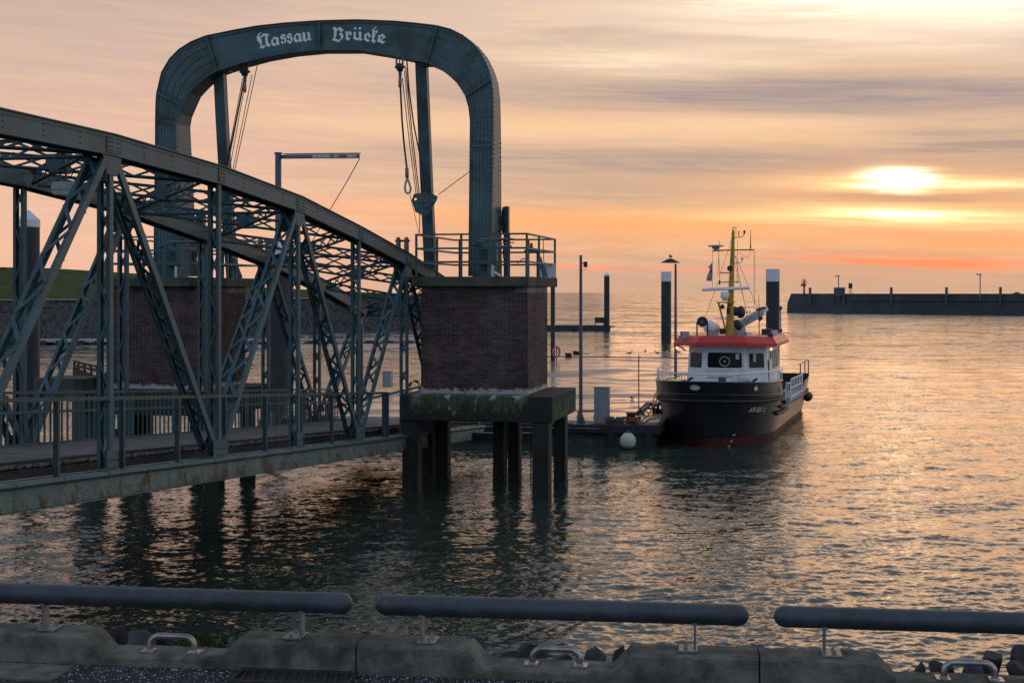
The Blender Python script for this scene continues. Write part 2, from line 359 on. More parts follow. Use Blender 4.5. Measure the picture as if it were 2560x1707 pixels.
# ------------------------------------------------------------------ helpers
def P(x, y, Z):
    """photo pixel at distance Z -> world point"""
    return Vector(((x-1280)/F*Z, Z, H + (731-y)/F*Z))
ROOTS = {}
def wloc(o):
    v = Vector((0,0,0))
    while o is not None:
        v = v + Vector(o.location); o = o.parent
    return v
def tag(o, label=None, cat=None, group=None, kind=None):
    if label: o['label'] = label
    if cat: o['category'] = cat
    if group: o['group'] = group
    if kind: o['kind'] = kind
    return o
def thing(name, loc, label, cat, group=None):
    o = bpy.data.objects.new(name, None); o.location = loc; o.empty_display_size = .2; COL.objects.link(o)
    return tag(o, label, cat, group)
class MB:
    def __init__(s): s.v = []; s.f = []
    def add(s, vs, fs):
        n = len(s.v); s.v.extend(tuple(p) for p in vs); s.f.extend(tuple(i+n for i in f) for f in fs); return s
    def box(s, c, ax, ay, az):
        c = Vector(c); ax = Vector(ax)/2; ay = Vector(ay)/2; az = Vector(az)/2
        vs = [c+ax*i+ay*j+az*k for i in (-1,1) for j in (-1,1) for k in (-1,1)]
        return s.add(vs, [(0,1,3,2),(4,6,7,5),(0,4,5,1),(2,3,7,6),(0,2,6,4),(1,5,7,3)])
    def beam(s, a, b, w, h, up=(0,0,1), ext=0):
        a = Vector(a); b = Vector(b); d = (b-a); L = d.length
        if L < 1e-6: return s
        d.normalize(); sd_ = d.cross(Vector(up))
        if sd_.length < 1e-4: sd_ = d.cross(Vector((1,0,0)))
        sd_.normalize(); u = sd_.cross(d)
        return s.box((a+b)/2, d*(L+2*ext), sd_*w, u*h)
    def tube(s, pts, r, n=8, caps=True):
        pts = [Vector(p) for p in pts]; rs = r if isinstance(r, (list, tuple)) else [r]*len(pts)
        rings = []; up = None
        for i, p in enumerate(pts):
            d = (pts[min(i+1, len(pts)-1)] - pts[max(i-1, 0)]).normalized()
            if up is None:
                up = Vector((0,0,1)) if abs(d.z) < .9 else Vector((1,0,0))
            a = d.cross(up)
            if a.length < 1e-5: a = d.orthogonal()
            a.normalize(); b_ = a.cross(d).normalized(); up = b_
            rings.append([p + (a*math.cos(2*math.pi*k/n) + b_*math.sin(2*math.pi*k/n))*rs[i] for k in range(n)])
        vs = [q for rg in rings for q in rg]; fs = []
        for i in range(len(pts)-1):
            for k in range(n):
                k2 = (k+1) % n
                fs.append((i*n+k, i*n+k2, (i+1)*n+k2, (i+1)*n+k))
        if caps:
            fs.append(tuple(reversed(range(n)))); fs.append(tuple((len(pts)-1)*n+k for k in range(n)))
        return s.add(vs, fs)
    def lathe(s, base, prof, n=16, axis=(0,0,1)):
        base = Vector(base); ax = Vector(axis).normalized(); a = ax.orthogonal().normalized(); b_ = ax.cross(a)
        vs = []; fs = []
        for (r, z) in prof:
            for k in range(n):
                t = 2*math.pi*k/n; vs.append(base + ax*z + (a*math.cos(t)+b_*math.sin(t))*max(r, 1e-4))
        for i in range(len(prof)-1):
            for k in range(n):
                k2 = (k+1) % n; fs.append((i*n+k, i*n+k2, (i+1)*n+k2, (i+1)*n+k))
        fs.append(tuple(reversed(range(n)))); fs.append(tuple((len(prof)-1)*n+k for k in range(n)))
        return s.add(vs, fs)
    def sphere(s, c, rx, ry=None, rz=None, n=12, m=8, rot=None):
        ry = ry or rx; rz = rz or rx; c = Vector(c); vs = []; fs = []
        for i in range(m+1):
            ph = math.pi*i/m
            for k in range(n):
                t = 2*math.pi*k/n
                q = Vector((rx*math.sin(ph)*math.cos(t), ry*math.sin(ph)*math.sin(t), rz*math.cos(ph)))
                if rot: q = rot @ q
                vs.append(c+q)
        for i in range(m):
            for k in range(n):
                k2 = (k+1) % n; fs.append((i*n+k, (i+1)*n+k, (i+1)*n+k2, i*n+k2))
        return s.add(vs, fs)
    def prism(s, poly, ext):
        """3D planar polygon extruded by vector ext"""
        ext = Vector(ext); poly = [Vector(p) for p in poly]; n = len(poly)
        vs = poly + [p+ext for p in poly]
        fs = [tuple(range(n)), tuple(reversed(range(n, 2*n)))] + [(i, (i+1) % n + 0, (i+1) % n + n, i+n) for i in range(n)]
        fs = [fs[0][::-1], fs[1][::-1]] + [f for f in fs[2:]]
        return s.add(vs, fs)
    def dome(s, p, nrm, r, h):
        p = Vector(p); nrm = Vector(nrm).normalized(); a = nrm.orthogonal().normalized(); b_ = nrm.cross(a)
        vs = [p+(a*math.cos(k*math.pi/3)+b_*math.sin(k*math.pi/3))*r for k in range(6)] + [p+nrm*h*.8+(a*math.cos(k*math.pi/3)+b_*math.sin(k*math.pi/3))*r*.6 for k in range(6)]
        return s.add(vs, [(k, (k+1) % 6, (k+1) % 6+6, k+6) for k in range(6)] + [(6,7,8,9,10,11)])
    def build(s, name, m, parent=None, smooth=False, kind=None, origin=None):
        o_ = wloc(parent) if parent is not None else (Vector(origin) if origin is not None else None)
        if o_ is None:
            if s.v:
                A = np.array(s.v); mn, mx = A.min(0), A.max(0); o_ = Vector(((mn[0]+mx[0])/2, (mn[1]+mx[1])/2, mn[2]))
            else: o_ = Vector((0,0,0))
        me = bpy.data.meshes.new(name)
        me.from_pydata([(p[0]-o_[0], p[1]-o_[1], p[2]-o_[2]) for p in s.v], [], s.f); me.materials.append(m)
        bm = bmesh.new(); bm.from_mesh(me); bmesh.ops.recalc_face_normals(bm, faces=bm.faces); bm.to_mesh(me); bm.free()
        if smooth:
            for p in me.polygons: p.use_smooth = True
            try: me.set_sharp_from_angle(angle=R(40))
            except Exception: pass
        o = bpy.data.objects.new(name, me); COL.objects.link(o)
        if parent is not None: o.parent = parent
        else: o.location = o_
        if kind: o['kind'] = kind
        return o
def bevel(o, w, seg=2):
    bm = bmesh.new(); bm.from_mesh(o.data)
    bmesh.ops.bevel(bm, geom=[e for e in bm.edges if len(e.link_faces) == 2 and e.calc_face_angle(0) > .5], offset=w, segments=seg, affect='EDGES', profile=.5)
    bm.to_mesh(o.data); bm.free(); return o
def inst(name, mesh, parent, loc, rot=None, scale=None):
    """an object that shares a mesh; loc in world"""
    o = bpy.data.objects.new(name, mesh); COL.objects.link(o)
    if parent is not None: o.parent = parent; o.location = Vector(loc) - wloc(parent)
    else: o.location = loc
    if rot: o.rotation_euler = rot
    if scale: o.scale = scale
    return o
def copy_tree(o, parent=None, loc=None, label=None):
    c = o.copy(); COL.objects.link(c)
    if parent is not None: c.parent = parent
    if loc is not None: c.location = loc
    if label: c['label'] = label
    for ch in o.children: copy_tree(ch, c)
    return c
def text_mesh(txt, size, m, shear=0.0, bold=0.0, name='lettering'):
    cu = bpy.data.curves.new('t', 'FONT'); cu.body = txt; cu.size = size; cu.shear = shear; cu.offset = bold; cu.extrude = .002
    cu.align_x = 'CENTER'; cu.align_y = 'CENTER'
    o = bpy.data.objects.new('t', cu); COL.objects.link(o)
    dg = bpy.context.evaluated_depsgraph_get(); me = bpy.data.meshes.new_from_object(o.evaluated_get(dg))
    bpy.data.objects.remove(o); me.materials.clear(); me.materials.append(m)
    return me

# ------------------------------------------------------------------ WATER (one sheet from the quay foot to the horizon)
def build_water():
    ang = np.concatenate([np.linspace(-180, -45, 22, endpoint=False), np.linspace(-45, -23, 24, endpoint=False),
                          np.linspace(-23, 23, 900, endpoint=False), np.linspace(23, 45, 24, endpoint=False), np.linspace(45, 180, 22, endpoint=False)])
    # ring radii: about even steps on screen
    rr = [1.5, 6, 12]
    fpx = F*.4
    r = 18.0
    while r < 420:
        rr.append(r); r += max(.05, r*r/(H*fpx)*.72)
    while r < 20000:
        rr.append(r); r *= 1.12
    rr.append(26000)
    rr = np.array(rr); A, RR = np.meshgrid(np.radians(ang), rr)
    X = RR*np.sin(A); Y = RR*np.cos(A); Z = np.zeros_like(X)
    step = np.gradient(rr)[:, None]*np.ones_like(X)
    vis = np.clip((25-np.abs(np.degrees(A)))/2, 0, 1)*np.clip((RR-14)/4, 0, 1)
    rs = np.random.RandomState(3)
    for lam0, n, slope in ((4.5, 5, .008), (2.2, 8, .016), (1.15, 14, .017), (.62, 20, .026), (.36, 28, .042), (.21, 30, .056)):
        for i in range(n):
            lam = lam0*rs.uniform(.72, 1.35)
            th = rs.normal(R(-82), R(30)) if i % 4 else rs.uniform(0, 2*np.pi)
            k = 2*np.pi/lam; amp = slope/k*1.5/math.sqrt(n)*1.6
            fade = np.clip(lam/(step*2.2) - 1.0, 0, 1)*np.clip(lam/(RR*.0009*2.2) - 1, 0, 1)
            ph = rs.uniform(0, 6.28)
            warp = .35*lam*np.sin(X*.9/lam0 + Y*.35/lam0 + i)
            arg = k*(X*np.cos(th)+Y*np.sin(th)+warp*.4)+ph
            Z += amp*fade*(np.sin(arg) + .22*np.cos(2*arg))
    Z *= vis
    nr, na = X.shape
    verts = np.stack([X, Y, Z], -1).reshape(-1, 3)
    i, j = np.meshgrid(np.arange(nr-1), np.arange(na), indexing='ij')
    j2 = (j+1) % na
    quads = np.stack([i*na+j, (i+1)*na+j, (i+1)*na+j2, i*na+j2], -1).reshape(-1, 4)
    me = bpy.data.meshes.new('water')
    me.vertices.add(len(verts)); me.vertices.foreach_set('co', verts.ravel().astype(np.float32))
    me.loops.add(quads.size); me.loops.foreach_set('vertex_index', quads.ravel().astype(np.int32))
    me.polygons.add(len(quads)); me.polygons.foreach_set('loop_start', np.arange(0, quads.size, 4, dtype=np.int32))
    me.polygons.foreach_set('loop_total', np.full(len(quads), 4, dtype=np.int32))
    me.polygons.foreach_set('use_smooth', np.ones(len(quads), dtype=bool))
    me.update(calc_edges=True); me.flip_normals()
    me.materials.append(WATER)
    o = bpy.data.objects.new('water', me); COL.objects.link(o); o['kind'] = 'structure'
    o['label'] = 'rippled dark green harbour water reflecting the sunset'
build_water()

# ------------------------------------------------------------------ QUAY: asphalt, kerb blocks, barriers, handles, rocks
GZ = H-1.70
kA = Vector(P(0, 731, 6.56).to_tuple()[:2] + (0,)); kB = Vector(P(2560, 731, 5.96).to_tuple()[:2] + (0,))
KD = (kB-kA).normalized(); KN = Vector((-KD.y, KD.x, 0))     # along the kerb, away from the viewer
def K(a, b, z): return kA + KD*a + KN*b + Vector((0, 0, GZ+z))
def ksx(x):      # distance along the kerb line of photo column x
    t = (x-1280)/F
    return (t*kA.y - kA.x)/(KD.x - t*KD.y)
mb = MB(); mb.add([K(-40, 0, 0), K(40, 0, 0), K(40, -30, 0), K(-40, -30, 0), K(-40,0,-5), K(40,0,-5), K(40,-30,-5), K(-40,-30,-5)], [(0,1,2,3),(0,4,5,1)])
tag(mb.build('quay_pavement', ASPHALT, origin=(0,0,GZ)), 'dark asphalt quay strewn with pale grit', kind='structure')
mb = MB(); n = 80
vs = []; fs = []
prof = [(.17, -.02), (.5, -.10), (1.2, -.28), (3.5, -1.3), (7, -2.9), (11, -4.8)]
for i in range(n+1):
    for (b, z) in prof: vs.append(K(-20+40*i/n, b, z))
m_ = len(prof)
for i in range(n):
    for j in range(m_-1): fs.append((i*m_+j, (i+1)*m_+j, (i+1)*m_+j+1, i*m_+j+1))
mb.add(vs, fs); tag(mb.build('embankment_slope', BASALT, origin=(0,6.7,GZ)), 'stone-faced bank falling from the kerb to the water', kind='structure')

SEG0 = ksx(892); SEG1 = ksx(1901); SL = SEG1-SEG0
KH, KW, DIP = .134, .20, .085
def kerb_block(i, lab):
    a0 = SEG0 + (i)*SL; a1 = a0+SL-.007
    mid = (a0+a1)/2
    d1 = mid-SL*.160-.02; d0 = d1-SL*.045; e0 = mid+SL*.160-.03; e1 = e0+SL*.045
    top = [(a0, KH), (d0, KH), (d1, KH-DIP), (e0, KH-DIP), (e1, KH), (a1, KH)]
    mb = MB()
    # fine cross-sections so the top edge can be worn
    pts = []
    for (p, q) in zip(top[:-1], top[1:]):
        m = max(2, int((q[0]-p[0])/.025))
        for t in range(m): pts.append((p[0]+(q[0]-p[0])*t/m, p[1]+(q[1]-p[1])*t/m))
    pts.append(top[-1])
    rs = random.Random(i); vs = []; fs = []
    for (a, z) in pts:
        e = rs.uniform(-.003, .003); w = .012+rs.uniform(-.004, .006)
        vs += [K(a, 0, -.3), K(a, -.002+e, z-w), K(a, w, z+e*.7), K(a, KW-w, z+rs.uniform(-.003,.003)), K(a, KW+e, z-w), K(a, KW, -.3)]
    for t in range(len(pts)-1):
        for j in range(5): fs.append((t*6+j, (t+1)*6+j, (t+1)*6+j+1, t*6+j+1))
    fs += [tuple(range(6)), tuple((len(pts)-1)*6+j for j in reversed(range(6)))]
    mb.add(vs, fs)
    o = mb.build('kerb_block', KERB, smooth=True); tag(o, lab, 'kerb', 'concrete kerb blocks along the quay edge')
    return mid
def barrier(i, lab):
    a0 = SEG0 + i*SL + (ksx(926)-SEG0) - (.3 if i == -1 else 0); a1 = SEG0 + i*SL + SL - (SEG1-ksx(1875)); r = .0468; b = .10; z = KH+.158
    root = thing('tube_barrier', K((a0+a1)/2, b, KH), lab, 'barrier', 'round steel tube barriers along the kerb')
    pts = [K(a0+r*(1-math.cos(t)), b, z) for t in (0, .35, .7, 1.05, 1.3, math.pi/2)]; rs = [max(.004, r*math.sin(t)) for t in (.08, .35, .7, 1.05, 1.3, math.pi/2)]
    pts += [K(a0+(a1-a0)*q, b, z) for q in (.25, .5, .75)]; rs += [r]*3
    pts += [K(a1-r*(1-math.cos(t)), b, z) for t in (math.pi/2, 1.3, 1.05, .7, .35, 0)]; rs += [max(.004, r*math.sin(t)) for t in (math.pi/2, 1.3, 1.05, .7, .35, .08)]
    MB().tube(pts, rs, 32).build('tube', TUBE, root, smooth=True)
    for s_, sx in ((a0+(.215 if i != -1 else .50), 1), (a1-.235, -1)):
        mb = MB().box(K(s_, b-.002, KH+.058), KD*.010, KN*.062, Vector((0,0,.118)))
        mb.box(K(s_, b, KH+.118), KD*.022, KN*.070, Vector((0,0,.012)))
        bk = mb.build('bracket', GALV, root)
        pl = MB().box(K(s_+.030*sx, b-.012, KH+.0075), KD*.082, KN*.125, Vector((0,0,.009))); bevel(pl.build('base_plate', GALV, bk), .002)
        for dd in (-.045, .03):
            MB().lathe(K(s_+.040*sx, b+dd, KH+.011), [(.012,0),(.012,.003),(.0085,.0032),(.0085,.012),(.004,.013),(.004,.018)], 6).build('bolt', HANDLE, bk)
def handle(mid, lab):
    b = .085; r = .0145; z0 = KH-DIP; hw = .105; hh = .072
    root = thing('mooring_hoop', K(mid, b, z0), lab, 'handle', 'bent tube handles in the kerb dips')
    pts = [K(mid-hw, b, z0+.004), K(mid-hw, b, z0+.022)]
    for t in np.linspace(0, math.pi/2, 7): pts.append(K(mid-hw+.045*(1-math.cos(t)), b, z0+.027+.045*math.sin(t)))
    for t in np.linspace(math.pi/2, 0, 7): pts.append(K(mid+hw-.045*(1-math.cos(t)), b, z0+.027+.045*math.sin(t)))
    pts += [K(mid+hw, b, z0+.022), K(mid+hw, b, z0+.004)]
    MB().tube(pts, r, 14).build('grip', HANDLE, root, smooth=True)
    for s_ in (-1, 1):
        bevel(MB().box(K(mid+hw*s_+.006*s_, b, z0+.0045), KD*.06, KN*.075, Vector((0,0,.007))).build('foot_plate', HANDLE, root), .0015)
        MB().lathe(K(mid+hw*s_, b, z0+.008), [(.021,0),(.019,.004),(.015,.006)], 14).build('collar', HANDLE, root)
names = {-2: 'beyond the left end of the photo', -1: 'leftmost', 0: 'middle', 1: 'rightmost'}
for i in (-1, 0, 1):
    pos = ['left', 'middle', 'right'][i+1]
    mid = kerb_block(i, {-1: 'mossy concrete kerb block with a sunken middle, left of the other two', 0: 'middle concrete kerb block with a sunken middle, between two joints', 1: 'concrete kerb block at the right edge of the quay view'}[i])
    barrier(i, {-1: 'grey steel tube barrier running off the left edge above the kerb', 0: 'grey steel tube barrier with both rounded ends in view', 1: 'grey steel tube barrier running off the right edge above the kerb'}[i])
    handle(mid, {-1: 'bent steel tube handle beside the green moss patch', 0: 'bent steel tube handle in the middle kerb dip', 1: 'bent steel tube handle at the lower right in front of dark boulders'}[i])

def rock_mesh(seed, rx, ry, rz):
    bm = bmesh.new(); bmesh.ops.create_icosphere(bm, subdivisions=3, radius=1.0)
    rs = np.random.RandomState(seed); pl = [Vector(rs.normal(size=3)).normalized() for _ in range(11)]; ds = [rs.uniform(.5, .85) for _ in pl]
    for v in bm.verts:
        p = v.co.copy()
        for nrm, d in zip(pl, ds):
            k = p.dot(nrm) - d
            if k > 0: p -= nrm*k*1.0
        p += Vector(rs.normal(size=3))*.012
        v.co = Vector((p.x*rx, p.y*ry, p.z*rz))
    return bm
def boulder(x, y, Z, rx, rz, seed, lab):
    bm = rock_mesh(seed, rx, rx*.8, rz)
    me = bpy.data.meshes.new('boulder'); bm.to_mesh(me); bm.free(); me.materials.append(BASALT)
    for p in me.polygons: p.use_smooth = True
    try: me.set_sharp_from_angle(angle=R(28))
    except Exception: pass
    o = bpy.data.objects.new('boulder', me); COL.objects.link(o)
    o.location = P(x, y, Z) - Vector((0,0,rz*.85)); o.rotation_euler = (0,0,seed*1.3); tag(o, lab, 'rock', 'boulders behind the kerb')
for i, (x, y, Z, rx, rz, lab) in enumerate([
    (300, 1559, 7.2, .065, .11, 'small dark boulder leaning on the left kerb block end'),
    (345, 1568, 7.5, .16, .12, 'big grey boulder left behind the handle next to the moss'),
    (402, 1566, 7.7, .11, .11, 'rounded grey boulder peeping above the left handle'),
    (540, 1578, 7.3, .15, .09, 'flat grey boulder above the green moss'),
    (1190, 1580, 7.6, .08, .10, 'dark stone tip just above the middle kerb block'),
    (1268, 1612, 7.2, .13, .09, 'low dark boulder left behind the middle handle'),
    (1330, 1598, 7.6, .13, .12, 'dark boulder just left behind the middle handle'),
    (1410, 1626, 7.2, .14, .10, 'small flat stone seen through the middle handle'),
    (1495, 1602, 7.2, .12, .14, 'black angular boulder right of the middle handle'),
    (1552, 1606, 7.4, .09, .11, 'boulder wedged against the right flank of the middle dip'),
    (1890, 1600, 7.3, .10, .10, 'low dark stone behind the right kerb joint'),
    (2300, 1645, 7.2, .06, .09, 'small dark stone at the left end of the right dip'),
    (2350, 1640, 7.2, .12, .12, 'flat grey boulder left behind the right handle'),
    (2478, 1613, 7.5, .12, .14, 'pointed brown boulder behind the right handle'),
    (2550, 1608, 7.3, .10, .15, 'tall blue-black boulder at the right edge'),
    (2440, 1650, 7.1, .12, .10, 'stone seen through the right handle'),
    (2545, 1645, 7.0, .10, .09, 'mossy brown stone low at the right edge')]):
    boulder(x, y+9, Z, rx*.72, rz*.68, i+3, lab)
# moss cushion
mb = MB(); rs = random.Random(5)
for _ in range(260):
    x = rs.uniform(440, 565); Z = rs.uniform(6.62, 7.0); r = rs.uniform(.005, .013)
    p = P(x, 731, Z); p.z = GZ+KH-DIP-.055+.03*math.sin((x-440)/125*math.pi)+rs.uniform(-.008, .008)
    mb.sphere(p, r, r, r*.9, 6, 4)
tag(mb.build('moss_cushion', MOSS), 'bright green moss growing in the left kerb dip', 'moss', kind='stuff')
# loose grit on the asphalt
mb = MB(); rs = random.Random(9)
for _ in range(2600):
    a = rs.uniform(-.3, 5.2); b = -abs(rs.gauss(0, .16))-.01; r = rs.uniform(.0012, .0036)
    mb.dome(K(a, b, 0), (0,0,1), r, r)
tag(mb.build('grit', mat('pale_grit', (.45,.45,.47), .8, bump=0)), 'pale grit scattered along the kerb foot', 'grit', kind='stuff')
# drain grate
root = thing('drain_grate', K(ksx(748), -.11, 0), 'cast iron drain grate at the foot of the left kerb block', 'drain')
g0, g1 = ksx(612), ksx(895)
mb = MB()
for b_ in (-.02, -.21): mb.box(K((g0+g1)/2, b_, .006), KD*(g1-g0), KN*.02, Vector((0,0,.02)))
for a in (g0, g1): mb.box(K(a, -.115, .0065), KD*.02, KN*.17, Vector((0,0,.02)))
IRON = mat('cast_iron', (.05,.042,.038), .6, .5, .3, 20, (.09,.05,.03), .5, 12, .3, 60)
mb.build('frame', IRON, root)
for k in range(11):
    a = g0+.03+(g1-g0-.06)*k/10
    MB().beam(K(a-.012, -.03, .005), K(a+.02, -.2, .005), .012, .016).build('bar', IRON, root)
MB().box(K((g0+g1)/2, -.115, .0022), KD*(g1-g0-.02), KN*.17, Vector((0,0,.003))).build('sump', BLACK_EQ, root)
# paving slab edge lower left and litter
o = MB().box(K(ksx(40), -.175, .004), KD*.62, KN*.24, Vector((0,0,.014))).build('paving_slab', KERB); tag(o, 'pale worn paving slab in the lower left corner', 'slab')
bevel(o, .003)
o = MB().tube([K(ksx(440), -.052, .006), K(ksx(456), -.055, .006)], .0042, 8).build('cigarette_end', mat('filter_orange', (.5,.2,.1), .8, bump=0)); tag(o, 'orange cigarette end on the asphalt by the left kerb dip', 'litter')
o = MB().tube([K(ksx(1480), -.05, .006), K(ksx(1494), -.055, .006)], .0042, 8).build('cigarette_end', MATS['filter_orange']); tag(o, 'orange cigarette end under the middle kerb dip', 'litter')
o = MB().sphere(K(ksx(70), -.055, .006), .009, .007, .006, 8, 6).build('berry', mat('berry_red', (.5,.03,.05), .5, bump=0)); tag(o, 'small red berry on the asphalt far left', 'berry')

# ------------------------------------------------------------------ PIERS
OX, OY = .404, 36.8
EU = Vector((CT, -ST, 0)); EV = Vector((ST, CT, 0)); EZ = Vector((0,0,1))
def PF(u, v, z): return Vector((OX + u*CT + v*ST, OY - u*ST + v*CT, z))
SPAN = 8.94
BL, BHh, JN = .220, .052, .012
def unit_box(name, l, w, h, m, bev=0.0):
    mb = MB().box((0,0,0), (l,0,0), (0,w,0), (0,0,h))
    me = bpy.data.meshes.new(name); me.from_pydata(mb.v, [], mb.f)
    bm = bmesh.new(); bm.from_mesh(me); bmesh.ops.recalc_face_normals(bm, faces=bm.faces)
    if bev: bmesh.ops.bevel(bm, geom=bm.edges[:], offset=bev, segments=1, affect='EDGES')
    bm.to_mesh(me); bm.free(); me.materials.append(m); return me
brick_me = unit_box('brick', BL, .03, BHh, BRICK, .003)
half_me = unit_box('brick', .104, .03, BHh, BRICK, .003)
Z_CAP0, Z_CAP1 = 1.93, 2.60
Z_SL0, Z_SL1 = H+.155, H+.41
def pier(du, lab, right):
    root = thing('bridge_pier', PF(du-1.2, 1.0, 0), lab, 'pier', 'brick piers carrying the portal arch')
    q = lambda u, v, z: PF(u+du, v, z)
    def bx(u0, u1, v0, v1, z0, z1, mb=None):
        mb = mb or MB(); return mb.box(q((u0+u1)/2, (v0+v1)/2, (z0+z1)/2), EU*(u1-u0), EV*(v1-v0), EZ*(z1-z0))
    W, Dp = 2.86, 2.80
    wall = bx(-W+.004, -.004, .004, Dp-.004, Z_CAP1-.01, Z_SL0+.02).build('brick_core', MORTAR, root)
    # cornice plate under the slab
    bx(-W+.30, -.34, -.06, .2, Z_SL0-.125, Z_SL0-.002).build('corbel', CONC, root)
    o = bx(-3.05, .08, -.30, 3.92, Z_SL0, Z_SL1).build('top_slab', CONC, root); bevel(o, .02)
    cap = bx(-3.24, .77, -.65, 3.0, Z_CAP0, Z_CAP1)
    o = cap.build('pile_cap', CAPM, root); bevel(o, .035, 2)
    # brick courses: front and right faces in view, the others as one joined part
    course = BHh+JN; ncr = int((Z_SL0-.125-Z_CAP1)/course)
    fronts = []; sides = []; back = MB()
    for c in range(ncr):
        z = Z_CAP1+.012+course*(c+.5)
        heads = (c % 2 == 1)
        for (length, fr) in ((W, 0), (Dp, 1), (W, 2), (Dp, 3)):
            s_ = 0.0 if (c+fr) % 2 == 0 else None
            a = 0.004; first = True
            while a < length-.05:
                l = .104 if (first and (c+fr) % 2 == 1) else BL
                if a+l > length: l = length-a-.004
                mid = a+l/2
                if fr == 0: p = (q(-W+mid, .013, z), -TH, l)
                elif fr == 1: p = (q(-.013, mid, z), -TH+math.pi/2, l)
                elif fr == 2: p = (q(-W+mid, Dp-.013, z), -TH, l)
                else: p = (q(-W+.013, mid, z), -TH+math.pi/2, l)
                if l > .05:
                    (fronts if fr == 0 else sides if fr == 1 else []).append(p)
                    if fr in (2, 3):
                        d = EU if fr == 2 else EV; e = EV if fr == 2 else EU
                        back.box(p[0], d*l, e*.03, EZ*BHh)
                a += l+JN; first = False
    rs = random.Random(3+int(du))
    def proud(p): return p
    objs = fronts if right else fronts[:]
    objs = [p for p in objs if abs(p[2]-BL) < 1e-6 or abs(p[2]-.104) < 1e-6]
    rest = [p for p in fronts if p not in objs]
    # the 300 largest: those of the front face that stay in view
    take = objs[-300:] if right else objs[-300:]
    rest += objs[:-300]
    for (pp, rz, l) in take:
        j = EV*rs.uniform(-.004, .004)
        inst('brick', brick_me if l > .15 else half_me, root, pp+j, (rs.uniform(-.01,.01), rs.uniform(-.008,.008), rz))
    mb = MB()
    for (pp, rz, l) in rest: mb.box(pp+EV*rs.uniform(-.004,.004), EU*l, EV*.03, EZ*BHh)
    for (pp, rz, l) in sides: mb.box(pp+EU*rs.uniform(-.005,.005), EV*l, EU*.03, EZ*BHh)
    mb.v += []; n0 = len(mb.v); mb.add(back.v, back.f)
    mb.build('brickwork', BRICK, root, kind='stuff')
    # piles of folded sheet section under the cap
    def pile(u, v, w=.44, d=.40):
        mb = MB(); poly = [(-w/2,-d/2),(w/2-.09,-d/2),(w/2-.03,-d/2-.02),(w/2,-d/2+.04),(w/2,d/2-.05),(w/2-.06,d/2),(-w/2+.05,d/2),(-w/2,d/2-.05)]
        mb.prism([q(u+a, v+b, -1.2) for a, b in poly], EZ*(1.2+Z_CAP0+.01))
        mb.build('pile', CONC_D, root)
        mb = MB(); r2 = random.Random(int(u*100+v*10))
        for _ in range(110):
            t = r2.choice(range(4)); a = r2.uniform(-.5, .5); z = abs(r2.gauss(0, .22))-.05; r = r2.uniform(.006, .028)
            x_, y_ = {0: (a*w, -d/2), 1: (w/2, a*d), 2: (-w/2, a*d), 3: (a*w, -d/2-.005)}[t]
            nn = {0: -EV, 1: EU, 2: -EU, 3: -EV}[t]
            mb.dome(q(u+x_, v+y_, z), nn, r, r*.9)
        mb.build('barnacles', BARN, root, kind='stuff')
    for (u, v) in ((-2.99, -.35), (-3.10, 1.75), (-2.80, 2.15), (-1.21, 2.2), (-.88, 2.6), (.46, -.4), (.60, 1.55)): pile(u, v, *( (.44, .40) if v < 0 else (.33,.36)))
    return root, q, bx
pierR, qR, bxR = pier(0.0, 'brick bridge pier standing right of the bridge, whole front in view', True)
pierL, qL, bxL = pier(-SPAN, 'brick bridge pier seen through the bridge lattice on the left', False)

def pier_rail(du, lab):
    q = lambda u, v, z: PF(u+du, v, z)
    z0 = Z_SL1; u0, u1, v0, v1 = -2.93, .02, -.20, 3.85
    root = thing('pier_railing', q(-1.4, 1.8, z0), lab, 'railing', 'steel railings on the pier tops')
    posts = [(u0, v0), (-1.72, v0), (-.98 if du == 0 else -1.1, v0), (-.45, v0), (u1, v0), (u1, 1.45), (u1, v1), (-.75, v1), (-1.75, v1), (u0+.15, v1), (u0, 1.9)]
    for (u, v) in posts:
        MB().box(q(u, v, z0+.55), EU*.055, EV*.055, EZ*1.1).build('post', STEEL, root)
    for z in (1.10, .735, .38):
        for a, b in (((u0,v0),(u1,v0)), ((u1,v0),(u1,v1)), ((u1,v1),(u0,v1)), ((u0,v1),(u0,v0))):
            MB().beam(q(*a, z0+z), q(*b, z0+z), .045 if z < 1 else .05, .05 if z < 1 else .045, ext=.02).build('rail', STEEL, root)
    MB().beam(q(-1.75, v1, z0+.70), q(-1.95, 2.6, z0+.74), .05, .05).build('brace', STEEL, root)
    return root
pier_rail(0, 'steel railing round the top slab of the right brick pier')
pier_rail(-SPAN, 'steel railing round the top slab of the left brick pier behind the trusses')

# ------------------------------------------------------------------ PORTAL ARCH
def arch_pt(x, y, v):
    t = (x-1280)/F; u = (t*(OY+v*CT) - OX - v*ST)/(CT + t*ST); Z = OY - u*ST + v*CT
    return u, H + (731-y)*Z/F
SEC = [((386,690),(443,690)), ((388,500),(441,500)), ((390,365),(440,365)), ((390.3,300),(440,309)), ((391,260),(446,285)), ((393,234),(456,264)), ((405,182),(472,233)), ((424.5,149),(486,219)),
       ((448,125),(502,204)), ((478,106),(521,190)), ((516,91),(542.4,177)), ((584.5,77),(600,158)), ((640.7,67),(655,143.5)), ((711,59),(725,131)),
       ((798,53.3),(798,124)), ((893,51),(893,123.5)), ((985,54.5),(970,136)), ((1040,59.5),(1024,147)), ((1093,66),(1067.7,156.5)), ((1127,75),(1088,165)),
       ((1156,89.5),(1108,176)), ((1182,110.5),(1126,190)), ((1203,137),(1143,206)), ((1219,170),(1155,223)), ((1227.7,199),(1165,240)), ((1232,240),(1173,268)),
       ((1232.5,300),(1177,300)), ((1231.5,365),(1176.5,365)), ((1229,500),(1175,500)), ((1226,690),(1173,690))]
